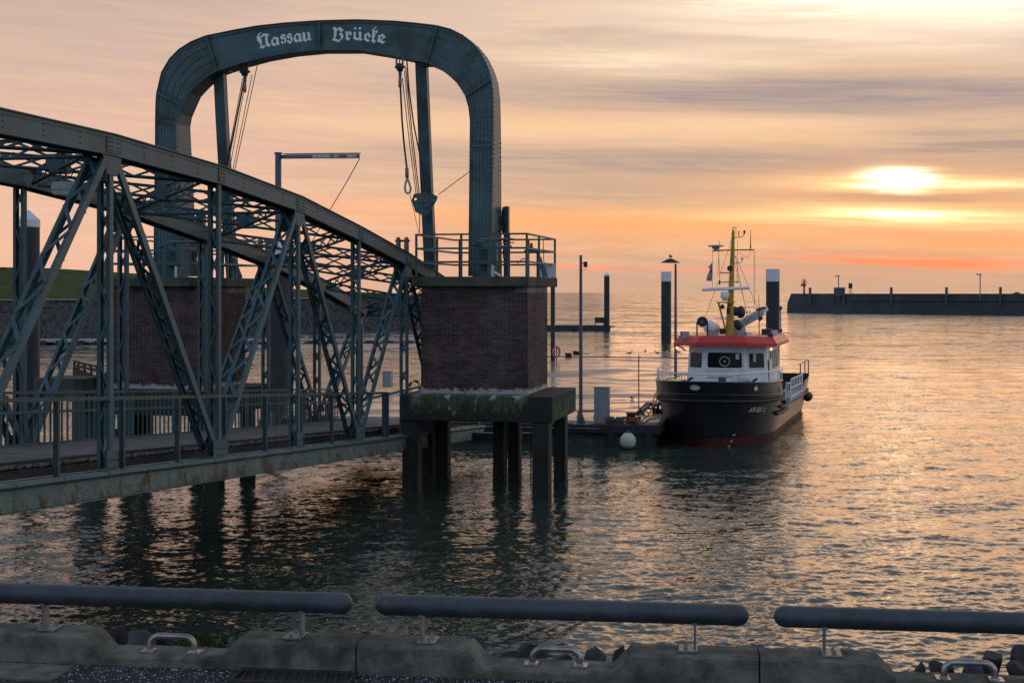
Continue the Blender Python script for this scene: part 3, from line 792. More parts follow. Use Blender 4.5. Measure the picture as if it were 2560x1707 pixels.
arch = thing('portal_arch', PF(-5.6, 1.35, Z_SL1), 'tall blue-green riveted steel arch with white lettering spanning the two piers', 'arch')
def vf_of(h):      # the legs are deeper towards their feet
    k = min(1, max(0, (H+6.9-h)/6.5)); return 1.35-(.31+.34*k), 1.35+(.31+.34*k)
secs = []
for (o_, i_) in SEC:
    hh = H + (731-(o_[1]+i_[1])/2)*39/F
    vf, vb = vf_of(hh)
    secs.append((arch_pt(*o_, vf), arch_pt(*i_, vf), vf, vb))
JOINTS = [0, 3, 5, 10, 14, 18, 24, 27, 29]
def lerp2(a, b, t): return (a[0]+(b[0]-a[0])*t, a[1]+(b[1]-a[1])*t)
def skin(i0, i1, t0, t1, vofs, name, m, back=False, thick=.012, sub=3):
    """a curved plate between fractions t0..t1 of the arch depth"""
    mb = MB(); pts = []
    for i in range(i0, i1):
        for k in range(sub): pts.append((i, k/sub))
    pts.append((i1-1, 1.0))
    rows = []
    for (i, k) in pts:
        A, B = secs[i], secs[i+1]
        o_ = lerp2(A[0], B[0], k); n_ = lerp2(A[1], B[1], k); vf = A[2]+(B[2]-A[2])*k; vb = A[3]+(B[3]-A[3])*k
        v = (vb-vofs) if back else (vf+vofs)
        v2 = v+thick if not back else v-thick
        p0 = lerp2(o_, n_, t0); p1 = lerp2(o_, n_, t1)
        rows.append([PF(p0[0], v, p0[1]), PF(p1[0], v, p1[1]), PF(p1[0], v2, p1[1]), PF(p0[0], v2, p0[1])])
    vs = [p for r_ in rows for p in r_]; fs = []
    for i in range(len(rows)-1):
        for j in range(4): fs.append((i*4+j, i*4+(j+1) % 4, (i+1)*4+(j+1) % 4, (i+1)*4+j))
    fs += [(0,1,2,3), tuple((len(rows)-1)*4+j for j in (3,2,1,0))]
    mb.add(vs, fs); return mb.build(name, m, arch)
for a, b in zip(JOINTS[:-1], JOINTS[1:]):
    skin(a, b, .03, .97, .035, 'web_plate', STEEL_D)
    skin(a, b, .03, .97, .035, 'web_plate', STEEL_D, back=True)
for (a, b, n) in ((0, 3, 5), (3, 5, 5), (5, 10, 4), (18, 24, 4), (24, 27, 5), (27, 29, 5)):
    for k in range(n):
        t0 = .085+.83*k/n+.012; t1 = .085+.83*(k+1)/n-.012
        skin(a, b, t0, t1, .020, 'web_strip', STEEL_D, thick=.014)
def smooth_pts(which, sub=4):
    out = []
    for i in range(len(secs)-1):
        for k in range(sub):
            A, B = secs[i], secs[i+1]; t = k/sub
            p = lerp2(A[which], B[which], t); out.append((p[0], p[1], A[2]+(B[2]-A[2])*t, A[3]+(B[3]-A[3])*t))
    A = secs[-1]; out.append((A[which][0], A[which][1], A[2], A[3])); return out
rv = MB()
for which, sgn, nm in ((0, 1, 'outer_flange'), (1, -1, 'inner_flange')):
    L = smooth_pts(which)
    mb = MB(); vs = []; fs = []
    for i, (u, z, vf, vb) in enumerate(L):
        a = L[max(i-1, 0)]; b = L[min(i+1, len(L)-1)]
        t = Vector((b[0]-a[0], b[1]-a[1])).normalized(); nrm = Vector((-t.y, t.x))*sgn
        for (d, v) in ((0, vf-.03), (.022, vf-.03), (.022, vb+.03), (0, vb+.03)):
            vs.append(PF(u+nrm.x*d, v, z+nrm.y*d))
    for i in range(len(L)-1):
        for j in range(4): fs.append((i*4+j, i*4+(j+1) % 4, (i+1)*4+(j+1) % 4, (i+1)*4+j))
    fs += [(0,1,2,3), tuple((len(L)-1)*4+j for j in (3,2,1,0))]
    mb.add(vs, fs); mb.build(nm, STEEL_D, arch)
    # flange angles on the web, with rivets
    acc = 0.0; step = .125
    for i in range(len(L)-1):
        a, b = L[i], L[i+1]; d = math.hypot(b[0]-a[0], b[1]-a[1]); t = Vector((b[0]-a[0], b[1]-a[1])).normalized(); nrm = Vector((-t.y, t.x))*sgn
        pos = step-acc
        while pos < d:
            k = pos/d; u = a[0]+(b[0]-a[0])*k; z = a[1]+(b[1]-a[1])*k; vf = a[2]+(b[2]-a[2])*k; vb = a[3]+(b[3]-a[3])*k
            big = z < H+4.1 and z > H+3.2
            r = .016 if not big else .024
            for v in (vf+.035, vb-.035): rv.dome(PF(u+nrm.x*.022, v, z+nrm.y*.022), EU*nrm.x+EZ*nrm.y, r, r)
            rv.dome(PF(u-nrm.x*.045, vf+.008, z-nrm.y*.045), -EV, .014, .012)
            pos += step
        acc = (acc+d) % step
skin(0, len(secs)-1, .0, .085, .006, 'edge_angle', STEEL_D, thick=.02)
skin(0, len(secs)-1, .915, 1.0, .006, 'edge_angle', STEEL_D, thick=.02)
for i in JOINTS[1:-1]:
    A = secs[i]; vf = A[2]
    if i == 14: w = .05
    elif i in (3, 27): w = .035
    else: w = .075
    p0 = PF(A[0][0], vf, A[0][1]); p1 = PF(A[1][0], vf, A[1][1])
    mb = MB().beam(p0+EV*.004, p1+EV*.004, .05, w, up=EV)
    mb.build('stiffener_rib', STEEL_D, arch)
    for s_ in (-1, 1):
        d = (p1-p0).normalized(); side = d.cross(EV).normalized()
        for k in range(1, 13):
            for off in (.07, .12): rv.dome(p0+(p1-p0)*k/13+side*s_*off+EV*.014, -EV, .012, .012)
for (a, b) in ((0, 3), (3, 5), (5, 10), (18, 24), (24, 27), (27, 29)):
    n = 4 if (a, b) in ((5, 10), (18, 24)) else 5
    for i in range(a, b):
        for s_ in (.15, .65) if n == 4 else (.1, .35, .6, .85):
            A, B = secs[i], secs[i+1]; o_ = lerp2(A[0], B[0], s_); n_ = lerp2(A[1], B[1], s_); vf = A[2]+(B[2]-A[2])*s_
            for k in range(n):
                p = lerp2(o_, n_, .085+.83*(k+.5)/n); rv.dome(PF(p[0], vf+.02, p[1]), -EV, .013, .012)
rv.build('rivets', RIVET, arch, kind='stuff')
# the sagging back stays (A-frame struts) and their brackets
for (top, bot, w) in (((549, 172), (582, 690), .30), ((1054, 157), (1077.5, 690), .31)):
    u, z = arch_pt(top[0], top[1], 1.5); u2, _ = arch_pt(bot[0], bot[1], 2.6)
    a = PF(u, 1.5, z+.05); b = PF(u2, 2.6, Z_SL1+.003)
    mid = (a+b)/2 + EV*(-.10)
    mb = MB(); n = 10; prev = None
    for k in range(n):
        t0, t1 = k/n, (k+1)/n
        f = lambda t: a+(b-a)*t + EV*(-.28*math.sin(math.pi*t)*.6) + EU*(.04*math.sin(math.pi*t))
        mb.beam(f(t0), f(t1), w, .24, up=EV, ext=.004 if 0 < k < n-1 else 0)
    mb.build('stay_column', STEEL_D, arch)
    MB().box(a+EZ*(-.10)+EU*.22+EV*(-.1), EU*.34, EV*.3, EZ*.16).build('stay_bracket', STEEL_D, arch)
# painted lettering
def L1(pts): return [arch_pt(620+px/13.067, 50+py/13.067, 0) for px, py in pts]
G_N = [([(430,405),(360,430),(300,490),(272,580),(290,670),(350,750),(395,800),(408,850),(368,928),(510,932),(560,840),(440,838),(448,710),(430,655),(405,612),(480,535),(540,535),(570,545),(540,600),(560,740),(580,860),(690,885),(745,800),(665,780),(640,680),(632,545),(682,480),(590,445),(480,442),(375,575),(355,510),(375,460),(430,430)], []),
 ([(845,548),(990,580),(985,690),(1000,745),(1030,770),(990,835),(925,795),(855,870),(780,830),(745,740),(755,660),(795,600)], [(825,620),(905,640),(915,700),(905,775),(860,775),(815,740),(810,680)]),
 ([(1100,462),(1222,480),(1185,550),(1110,535),(1150,585),(1185,550),(1230,590),(1243,660),(1235,720),(1205,775),(1135,745),(1125,810),(1055,725),(1105,680),(1170,735),(1190,700),(1170,640),(1140,610),(1105,660),(1032,585),(1070,520)], []),
 ([(1325,430),(1430,460),(1395,520),(1320,510),(1350,560),(1405,525),(1440,570),(1450,640),(1425,710),(1360,800),(1255,690),(1300,645),(1375,720),(1390,660),(1370,600),(1345,590),(1310,630),(1238,545),(1290,480)], []),
 ([(1600,425),(1725,465),(1730,580),(1735,640),(1765,665),(1725,735),(1650,690),(1570,745),(1500,700),(1478,610),(1495,530),(1540,470)], [(1570,495),(1640,515),(1650,600),(1640,660),(1590,650),(1550,600),(1545,540)]),
 ([(1800,392),(1860,430),(1868,625),(1915,640),(1950,590),(1940,470),(1910,440),(1960,382),(2015,425),(2025,600),(2075,620),(2020,690),(1950,640),(1890,712),(1785,680),(1775,480),(1750,465)], [])]
G_B = [([(320,225),(410,260),(410,320),(505,222),(635,330),(550,410),(620,480),(630,540),(610,600),(510,690),(480,738),(245,655),(300,600),(315,560),(315,330),(265,305)], [(460,325),(545,400),(470,470),(530,520),(550,580),(520,650),(430,640),(345,600),(400,530),(405,380)]),
 ([(735,362),(790,385),(785,430),(840,360),(885,410),(900,470),(850,525),(820,465),(785,460),(780,570),(855,605),(790,688),(680,620),(700,580),(705,430),(680,410)], []),
 ([(1010,228),(1062,280),(1015,332),(958,282)], []), ([(1162,222),(1216,280),(1165,332),(1110,282)], []),
 ([(1000,380),(1040,420),(1025,540),(1030,570),(1095,595),(1130,560),(1125,460),(1110,425),(1160,370),(1218,410),(1205,590),(1245,635),(1180,690),(1120,640),(1070,682),(942,620),(955,560),(965,440),(938,428)], []),
 ([(1440,412),(1500,470),(1505,530),(1465,605),(1440,540),(1430,500),(1390,480),(1380,610),(1495,670),(1425,730),(1292,650),(1305,480)], []),
 ([(1540,268),(1590,310),(1620,300),(1650,240),(1700,203),(1712,235),(1665,270),(1640,320),(1640,380),(1735,325),(1752,390),(1710,450),(1640,510),(1640,525),(1672,525),(1672,560),(1640,560),(1635,650),(1690,690),(1625,770),(1528,690),(1560,650),(1565,560),(1530,560),(1530,525),(1565,525),(1575,350)], [(1648,412),(1688,390),(1680,430),(1648,482)]),
 ([(1910,452),(2018,565),(1870,655),(1915,695),(2000,695),(1920,788),(1725,700),(1745,640),(1755,520)], [(1845,510),(1925,590),(1835,640)])]
for glyphs, x0, nm in ((G_N, 620, 'Nassau'), (G_B, 810, 'Bruecke')):
    mb = MB()
    for (outer, hole) in glyphs:
        def cv(pts, v):
            out = []
            for px, py in pts:
                u, z = arch_pt(x0+px/13.067, 50+py/13.067, 1.05); out.append(PF(u, v, z))
            return out
        # web plate front face lies 35 mm behind the flange line; paint film sits 3 mm proud of it
        zc = arch_pt(x0+outer[0][0]/13.067, 50+outer[0][1]/13.067, 1.05)[1]
        vfc = vf_of(zc)[0]
        loops = [cv(outer, vfc+.031)] + ([cv(hole, vfc+.031)] if hole else [])
        flat = [[Vector((p.dot(EU), p.z, 0)) for p in lp] for lp in loops]
        tris = tessellate_polygon(flat); allp = [p for lp in loops for p in lp]
        mb.add(allp, [t if True else t for t in tris])
    mb.build('lettering', LETTER, arch)
# base gear, winch shafts, crank and rack at the right leg; a lighter copy at the left leg
def winch(du, lab):
    q = lambda u, v, z: PF(u+du, v, Z_SL1+z)
    root = thing('hoisting_gear', q(-.9, 1.3, 0), lab, 'winch', 'hoisting gears at the arch legs')
    MB().box(q(-1.0, 2.05, .975), EU*.13, EV*.18, EZ*1.94).build('rack_column', STEEL, root)
    def gear(c, r, axis, teeth, w, nm='gear_wheel'):
        ax = Vector(axis).normalized(); a = ax.orthogonal().normalized(); b = ax.cross(a); pts = []
        for k in range(teeth):
            for (f_, rr) in ((.0, r*.93), (.28, r*.93), (.38, r*1.06), (.66, r*1.06), (.76, r*.93)):
                t = 2*math.pi*(k+f_)/teeth; pts.append(c + (a*math.cos(t)+b*math.sin(t))*rr)
        mb = MB(); n = len(pts); inner = [c+(p-c)*(.80*r/(p-c).length) for p in pts]
        vs = []
        for s_ in (-w/2, w/2): vs += [p+ax*s_ for p in pts] + [p+ax*s_ for p in inner]
        fs = []
        for k in range(n):
            k2 = (k+1) % n
            fs += [(k, k2, k2+2*n, k+2*n), (k, k+n, k2+n, k2), (k+2*n, k2+2*n, k2+3*n, k+3*n), (k+n, k+3*n, k2+3*n, k2+n)]
        mb.add(vs, fs)
        for j in range(6):
            t = j*math.pi/3; mb.beam(c, c+(a*math.cos(t)+b*math.sin(t))*r*.82, r*.14, w*.6, up=ax)
        mb.tube([c-ax*w, c+ax*w], r*.2, 12)
        mb.build(nm, BLACK_EQ, root)
    gear(q(-1.02, 1.75, 1.55), .34, EU+EV*.35, 30, .05)
    gear(q(-.93, 1.5, .98), .26, EU+EV*.2, 20, .05)
    gear(q(-.90, 1.3, .66), .17, EU+EV*.1, 14, .05)
    for (a, b, r) in (((-1.45,.45,.93),(-.62,1.2,1.02),.022), ((-1.25,.45,.86),(-.62,1.2,.92),.016), ((-1.3,.5,.80),(-.55,.6,.80),.035), ((-1.4,.62,1.0),(-.55,.62,1.0),.028)):
        MB().tube([q(*a), q(*b)], r, 8).build('shaft', GALV, root)
    MB().tube([q(-1.55,.5,.86), q(-1.5,.5,.86)], .05, 12).build('bearing', STEEL, root)
    for (u, v, z, l, w, h) in ((-1.35,.62,.86,.28,.2,.12), (-1.02,.62,.62,.16,.25,.6), (-1.2,.6,.35,.42,.25,.06), (-1.3,.6,.05,.55,.35,.09)):
        o = MB().box(q(u, v, z), EU*l, EV*w, EZ*h).build('gearbox', STEEL_D, root); bevel(o, .01)
    MB().box(q(-1.42,.45,.38), EU*.035, EV*.03, EZ*.75).build('bracket', STEEL, root)
    MB().box(q(-1.0,.30,.15), EU*.06, EV*.03, EZ*.32).build('lever', WHITE, root)
    MB().beam(q(-1.75,2.9,.70), q(-1.5,1.9,.42), .05, .08).build('drive_rod', STEEL, root)
    # leg stand with bell, crank
    for u in (-.46, -.15):
        MB().box(q(u, 2.2, .37), EU*.075, EV*.09, EZ*.74).build('leg', STEEL_D, root)
    MB().box(q(-.31, 2.2, .71), EU*.42, EV*.2, EZ*.10).build('table', STEEL_D, root)
    MB().lathe(q(-.34, 2.2, .755), [(.09,0),(.085,.02),(.05,.03),(.05,.10),(.035,.13),(.03,.15),(.045,.155),(.045,.18),(.01,.185)], 14).build('bell', BLACK_EQ, root, smooth=True)
    MB().tube([q(-.46,2.1,.52), q(-.60,2.1,.50), q(-.63,2.1,.42), q(-.72,2.1,.40)], .015, 8).build('crank', STEEL, root)
    MB().beam(q(-.12,2.2,.55), q(.02,2.4,0), .04, .12).build('brace', STEEL_D, root)
    return root
winch(0, 'black toothed gear wheels and shafts at the foot of the right arch leg')
winch(-SPAN, 'toothed gear wheels and shafts at the foot of the left arch leg, behind the trusses')
o = MB().box(PF(-.12, 3.3, Z_SL1+.21), EU*.50, EV*.03, EZ*.40).build('notice_board', WHITE); tag(o, 'pale notice panel leaning at the rear corner of the right pier railing', 'board')
o = MB().tube([PF(-.10,2.7,Z_SL1+1.08), PF(-.09,2.7,Z_SL1+.5), PF(0,2.8,Z_SL1+.02)], .012, 6).build('hose', RUBBER); tag(o, 'thin dark hose hanging from the right pier railing', 'hose')
o = MB().beam(P(1236, 692-13, 36.5), P(1252, 689.5, 36.5), .012, .045).build('board_offcut', WHITE); tag(o, 'short pale board leaning behind the pier railing below the arch leg', 'board')

# ------------------------------------------------------------------ ROPES AND BLOCKS UNDER THE ARCH
def rope(name, pts, r, m, lab, cat='rope', group=None, n=6):
    o = MB().tube(pts, r, n).build(name, m); return tag(o, lab, cat, group)
def hook_block(x, y0, Z, lab, s=1.0):
    root = thing('shackle_block', P(x, y0+52, Z), lab, 'pulley', 'shackle blocks under the arch')
    for dx in (-9, 7):
        MB().beam(P(x+dx, y0-6, Z), P(x+dx*.9, y0+22, Z), .09, .045, up=(1,0,0)).build('hanger', STEEL_D, root)
    MB().beam(P(x-1, y0-4, Z+.05), P(x-1, y0+14, Z+.05), .04, .03).build('hanger', STEEL_D, root)
    MB().tube([P(x-13, y0+17, Z), P(x+13, y0+17, Z)], .035, 10).build('pin', BLACK_EQ, root)
    for dx in (-4, 4):
        MB().tube([P(x+dx-3, y0+18, Z), P(x+dx+3, y0+18, Z)], .11, 16).build('sheave', BLACK_EQ, root)
    mb = MB(); mb.prism([P(x-5.5, y0+12, Z-.03), P(x+5.5, y0+12, Z-.03), P(x+3.2, y0+44, Z-.03), P(x-3.2, y0+44, Z-.03)], (0,.05,0)); mb.build('strap', STEEL_D, root)
    MB().tube([P(x, y0+44, Z), P(x, y0+47, Z), P(x, y0+66, Z), P(x, y0+69, Z)], [.025, .046, .046, .025], 12).build('ferrule', GALV, root, smooth=True)
hook_block(1000, 151, 37.9, 'iron shackle block with grey ferrule under the right end of the arch beam')
hook_block(612, 163, 39.9, 'iron shackle block with grey ferrule under the left end of the arch beam')
zt = 37.9
rope('wire_rope', [P(1001,219,zt), P(1002,240,zt), P(1005,300,zt), P(1010,360,zt), P(1017,421,zt)], .028, ROPE, 'thick wire rope hanging loose from the right shackle block, ending in an eye')
root = thing('rope_eye', P(1019, 486, zt), 'rope eye with grey ferrule dangling at the end of the loose thick wire rope', 'rope eye')
MB().tube([P(1017,419,zt), P(1017,422,zt), P(1017.5,443,zt), P(1017.5,446,zt)], [.03,.05,.05,.03], 12).build('ferrule', GALV, root, smooth=True)
eye = [P(1018,445,zt), P(1014,458,zt), P(1012,470,zt), P(1014,480,zt), P(1019,484,zt), P(1025,481,zt), P(1027,471,zt), P(1023,458,zt), P(1018.5,446,zt)]
MB().tube(eye, .030, 8).build('loop', GREY_EQ, root, smooth=True)
for i, (a, b, m_, lab) in enumerate([((1006,196),(1040,484),.013,'leftmost thin wire rope from the right shackle block to the triangular plate'),
        ((1011,178),(1044,484),.013,'second thin wire rope from the right shackle block to the triangular plate'),
        ((1014,170),(1048,484),.016,'third thin wire rope from the right shackle block to the triangular plate')]):
    rope('wire_rope', [P(*a, 37.9), P((a[0]+b[0])/2-1.5, (a[1]+b[1])/2, 38.0), P(*b, 38.1)], m_, ROPE, lab, 'rope', 'wire ropes hanging inside the arch')
rope('wire_rope', [P(1017,151,37.95), P(1022,220,38), P(1034,310,38.1), P(1052,400,38.2), P(1064,462,38.25)], .022, ROPE, 'rightmost wire rope bending from the arch towards the right stay column', 'rope', 'wire ropes hanging inside the arch')
rope('wire_rope', [P(1024,486,zt), P(1035,530,zt), P(1047,582,37.0)], .008, ROPE, 'hair-thin line from the rope eye down to the right pier railing corner', 'rope')
rope('wire_rope', [P(1049,532,38.1), P(1049.5,582,37.0)], .012, ROPE, 'short rope from the triangular plate down to the railing corner', 'rope')
rope('wire_rope', [P(1096,487,38.2), P(1135,458,38.1), P(1176,428,38.0)], .011, ROPE, 'slanting rope from the right triangular plate up to the right arch leg', 'rope')
def tri_plate(pts, holes, Z, lab):
    root = thing('rope_plate', P(pts[0][0], pts[0][1]+40, Z), lab, 'plate', 'triangular rope plates on the stay columns')
    out = [P(x, y, Z) for x, y in pts]; fl = [Vector((p.x, p.z, 0)) for p in out]
    lps = [out]; fls = [fl]
    for (hx, hy, hr) in holes:
        c = P(hx, hy, Z); lp = [c+Vector((math.cos(t)*hr, 0, math.sin(t)*hr)) for t in np.linspace(0, -2*math.pi, 10, endpoint=False)]
        lps.append(lp); fls.append([Vector((p.x, p.z, 0)) for p in lp])
    tr = tessellate_polygon(fls); allp = [p for l_ in lps for p in l_]; n = len(allp)
    mb = MB(); vs = allp + [p+Vector((0,.06,0)) for p in allp]; fs = [t for t in tr] + [tuple(i+n for i in reversed(t)) for t in tr]
    k = 0
    for l_ in lps:
        m_ = len(l_)
        for i in range(m_): fs.append((k+i, k+(i+1) % m_, k+(i+1) % m_+n, k+i+n))
        k += m_
    mb.add(vs, fs); mb.build('plate', STEEL, root)
    cx = sum(p.x for p in out)/len(out); cz = sum(p.z for p in out)/len(out)
    for (dx, dz, r) in ((.05, -.03, .075), (.02, .06, .05), (.22, .08, .06)):
        MB().tube([Vector((cx+dx, Z-.04, cz+dz)), Vector((cx+dx, Z+.1, cz+dz))], r, 12).build('bolt', STEEL_D, root)
tri_plate([(1028.4,501),(1035,484.5),(1060,482),(1079,484),(1094,491),(1092,500),(1080,521),(1068,536),(1061,541),(1052,537),(1038,529.5)], [(1038.5,498,.035),(1057,533,.02)], 37.85, 'triangular steel rope plate clamped to the right stay column')
tri_plate([(519,517),(527,506),(555,505),(572,506),(580,518),(576,530),(563,545),(552,550),(535,541),(522,530)], [(530,519,.03)], 39.7, 'triangular steel rope plate on the left stay column behind the truss')
for i, (a, b, r, lab) in enumerate([((611,198),(566,425),.026,'thickest wire rope fanning down from the left shackle block'),
        ((607,196),(562,430),.012,'leftmost thin wire rope below the left shackle block'), ((615,196),(571,440),.011,'thin wire rope just right of the thickest left one'),
        ((630,188),(577,450),.011,'second thin wire rope from the right in the left fan'), ((643,164),(586,430),.012,'rightmost thin wire rope of the left fan')]):
    e = (b[0]+(b[0]-a[0])*.35, b[1]+(b[1]-a[1])*.35)
    rope('wire_rope', [P(*a, 39.9), P(*b, 40.0), P(*e, 40.0)], r, ROPE, lab, 'rope', 'wire ropes hanging inside the arch')

# ------------------------------------------------------------------ THE TRUSS BRIDGE (slopes down towards the pontoon)
BC = 10.6; SL_ = .0647
def TB(u, Z0, hd):
    """u metres left of the near truss, Z0 distance of the near-truss point abreast, hd above the bottom chord line"""
    X = Z0*math.tan(TH) - BC - u*CT; Y = Z0 + u*ST
    return Vector((X, Y, H - 1.30 + hd - SL_*Z0))
DV = (TB(0, 21, 0)-TB(0, 20, 0)).normalized(); DU = Vector((-CT, ST, 0))
bridge = thing('truss_bridge', TB(2, 30, -.4), 'blue-green steel lattice truss footbridge sloping down past the brick piers', 'bridge')
KP = lambda k: 21.5+3.92*k
TOPH = {-3: 3.75, -2: 4.35, -1: 4.83, 0: 5.08, 1: 5.20, 2: 5.18, 3: 4.98, 4: 4.72, 5: 4.33, 6: 3.8}
BW = 4.1
rvb = MB()
def chan(a, b, w, d, side):
    """channel section: web w wide with two flanges"""
    mb = MB(); dd = (b-a).normalized()
    wv = dd.cross(side).normalized()
    mb.beam(a, b, .014, w, up=wv if False else wv)
    for s_ in (-1, 1): mb.beam(a+wv*(w/2-.006)*s_+side*d/2, b+wv*(w/2-.006)*s_+side*d/2, d, .012, up=wv)
    return mb
def laced(a, b, sep, w, inward, name='diagonal', pitch=.42, single=False, lw=.045):
    """two channels joined by flat lacing bars; a/b on the outer leaf, inward = direction to the inner leaf"""
    d = (b-a); L = d.length; dd = d.normalized(); side = inward
    wv = dd.cross(side).normalized()
    mb = MB()
    for off, sg in ((0, 1), (sep, -1)):
        p0 = a+side*off; p1 = b+side*off
        mb.beam(p0, p1, .014, w, up=wv)
        for s_ in (-1, 1): mb.beam(p0+wv*(w/2-.007)*s_+side*sg*.025, p1+wv*(w/2-.007)*s_+side*sg*.025, .05, .012, up=wv)
    part = mb.build(name, STEEL, bridge)
    lc = MB(); n = max(2, int(L/pitch))
    for face in (-1, 1):
        q0 = wv*(w/2+.006)*face
        for k in range(n):
            t0, t1 = (k+.08)/n, (k+.92)/n
            if (k+(face > 0)) % 2: s0, s1 = side*.01, side*(sep-.01)
            else: s0, s1 = side*(sep-.01), side*.01
            lc.beam(a+d*t0+s0+q0, a+d*t1+s1+q0, lw, .010, up=wv)
            if not single: lc.beam(a+d*t0+s1+q0*1.06, a+d*t1+s0+q0*1.06, lw, .010, up=wv)
    lc.build('lacing', STEEL, part)
    return part
for ut, sg in ((0.0, 1), (BW, -1)):
    inw = DU*sg
    # top chord
    mb = MB(); bt = MB(); ks = sorted(TOPH)
    for k0, k1 in zip(ks[:-1], ks[1:]):
        a = TB(ut, KP(k0), TOPH[k0]); b = TB(ut, KP(k1), TOPH[k1])
        for off in (0, .34):
            mb.beam(a+inw*off-EZ*.165, b+inw*off-EZ*.165, .016, .31, ext=.004)
            for zz in (-.315,): mb.beam(a+inw*(off+(.035 if off == 0 else -.035))+EZ*zz, b+inw*(off+(.035 if off == 0 else -.035))+EZ*zz, .09, .014, ext=.003)
            mb.beam(a-inw*.012*(1 if off == 0 else -1)+inw*off-EZ*.035, b-inw*.012*(1 if off == 0 else -1)+inw*off-EZ*.035, .012, .06)
        mb.beam(a+inw*.17+EZ*.0, b+inw*.17+EZ*.0, .44, .018, ext=.004)
        L = (b-a).length; n = int(L/1.15)
        for j in range(1, n+1):
            for zz in (-.08, -.16, -.24): rvb.dome(a+(b-a)*j/(n+1)+EZ*zz-inw*.010, -inw, .013, .012)
    mb.build('top_chord', STEEL, bridge)
    for k in ks[1:-1]:
        a = TB(ut, KP(k), TOPH[k])
        dpr = (TB(ut, KP(k+1), TOPH[k+1]) - TB(ut, KP(k-1), TOPH[k-1])).normalized()
        wd = .34 if k % 2 == 0 else .22
        MB().box(a-EZ*.165-inw*.014, dpr*wd*1.3, DU*.014, EZ*.25).build('splice_plate', STEEL, bridge)
        for i in range(-3, 4):
            if i == 0: continue
            for zz in (-.07, -.13, -.2, -.26): rvb.dome(a+dpr*i*wd*.18+EZ*zz-inw*.021, -inw, .013, .012)
        # gusset under the joint
        if k % 2 == 0:
            for off in (0.012, .328):
                g = a+inw*off
                MB().prism([g+DV*-.30-EZ*.33, g+DV*.30-EZ*.33, g+DV*.16-EZ*.62, g-DV*.16-EZ*.62], inw*.012).build('gusset', STEEL, bridge)
            MB().box(a+inw*.17-EZ*.52, DV*.42, inw*.3, EZ*.012).build('tie_plate', STEEL, bridge)
            MB().box(a+inw*.17-EZ*.58-DV*.18, DV*.012, inw*.32, EZ*.30).build('tie_plate', STEEL, bridge)
    # bottom chord: outer and inner web, flanges, drain pipe with clamps on the near side
    a = TB(ut, KP(-3.4), 0); b = TB(ut, KP(6.15), 0)
    mb = MB()
    for off in (0, .30):
        mb.beam(a+inw*off-EZ*.20, b+inw*off-EZ*.20, .016, .38)
        mb.beam(a+inw*(off+(.02 if off == 0 else -.02))-EZ*.395, b+inw*(off+(.02 if off == 0 else -.02))-EZ*.395, .15, .016)
        mb.beam(a+inw*(off+(.03 if off == 0 else -.03))-EZ*.006, b+inw*(off+(.03 if off == 0 else -.03))-EZ*.006, .08, .012)
    mb.beam(a-inw*.014-EZ*.33, b-inw*.014-EZ*.33, .012, .09)
    mb.build('bottom_chord', STEEL_R, bridge)
    if ut == 0:
        pd = -inw*.045
        MB().tube([a+pd-EZ*.045, b+pd-EZ*.045], .036, 12).build('handrail_pipe', GALV if False else STEEL, bridge, smooth=True)
        n = 30
        for j in range(n):
            c = a+(b-a)*(j+.5)/n+pd-EZ*.045
            MB().tube([c-DV*.022, c+DV*.022], .047, 12).build('pipe_clamp', STEEL_D, bridge)
        for j in range(int((b-a).length/.33)):
            c = a+(b-a).normalized()*j*.33
            rvb.dome(c-inw*.022-EZ*.33, -inw, .013, .012)
            if j % 2: rvb.dome(c-inw*.010-EZ*.24, -inw, .013, .012)
    # web members
    for k in range(-3, 7):
        bot = TB(ut, KP(k), .02); top = TB(ut, KP(k), TOPH[k]-.33)
        laced(bot+inw*.03, top+inw*.03, .20, .12, inw, 'vertical_post', .55, single=True, lw=.035)
        MB().box(bot+inw*.012+EZ*.12, DV*(.62 if k % 2 else .34), DU*.014, EZ*.34).build('gusset', STEEL, bridge)
        for i in range(-2, 3):
            for zz in (.02, .14): rvb.dome(bot+DV*i*.07+EZ*zz-inw*.001, -inw, .012, .011)
    for k in (-2, 0, 2, 4):
        top = TB(ut, KP(k), TOPH[k]-.34)
        for d in (-1, 1):
            bot = TB(ut, KP(k+d), .10)
            laced(bot+inw*.02+DV*(-.10*d), top+inw*.02+DV*.13*d, .29, .135, inw, 'diagonal', .50, single=True, lw=.06)
    laced(TB(ut, KP(5), .1)+inw*.02+DV*.10, TB(ut, KP(6), TOPH[6]-.34)+inw*.02-DV*.13, .29, .135, inw, 'diagonal', .50, single=True, lw=.06)
# end pins (clevis lugs) at the pier
for ut, sg in ((0.0, 1), (BW, -1)):
    Zc_ = 37.15
    for off in (.02, .24):
        c = TB(ut, Zc_, 4.72)+DU*sg*off
        mb = MB(); pts = [(-.13,-.1),(-.10,.30)] + [(.10*math.cos(t), .33+.10*math.sin(t)) for t in np.linspace(math.pi, 0, 9)] + [(.10,.30),(.13,-.1)]
        mb.prism([c+Vector((0,0,1))*z+DV*x for x, z in pts], DU*.07)
        mb.build('clevis_lug', mat('rusted_lug', (.14,.12,.11), .7, .2, .4, 8, (.10,.055,.035), .6, 5, .4, 40), bridge)
    MB().tube([TB(ut, Zc_, 5.05)-DU*sg*.03, TB(ut, Zc_, 5.05)+DU*sg*.36], .03, 10).build('clevis_pin', BLACK_EQ, bridge)
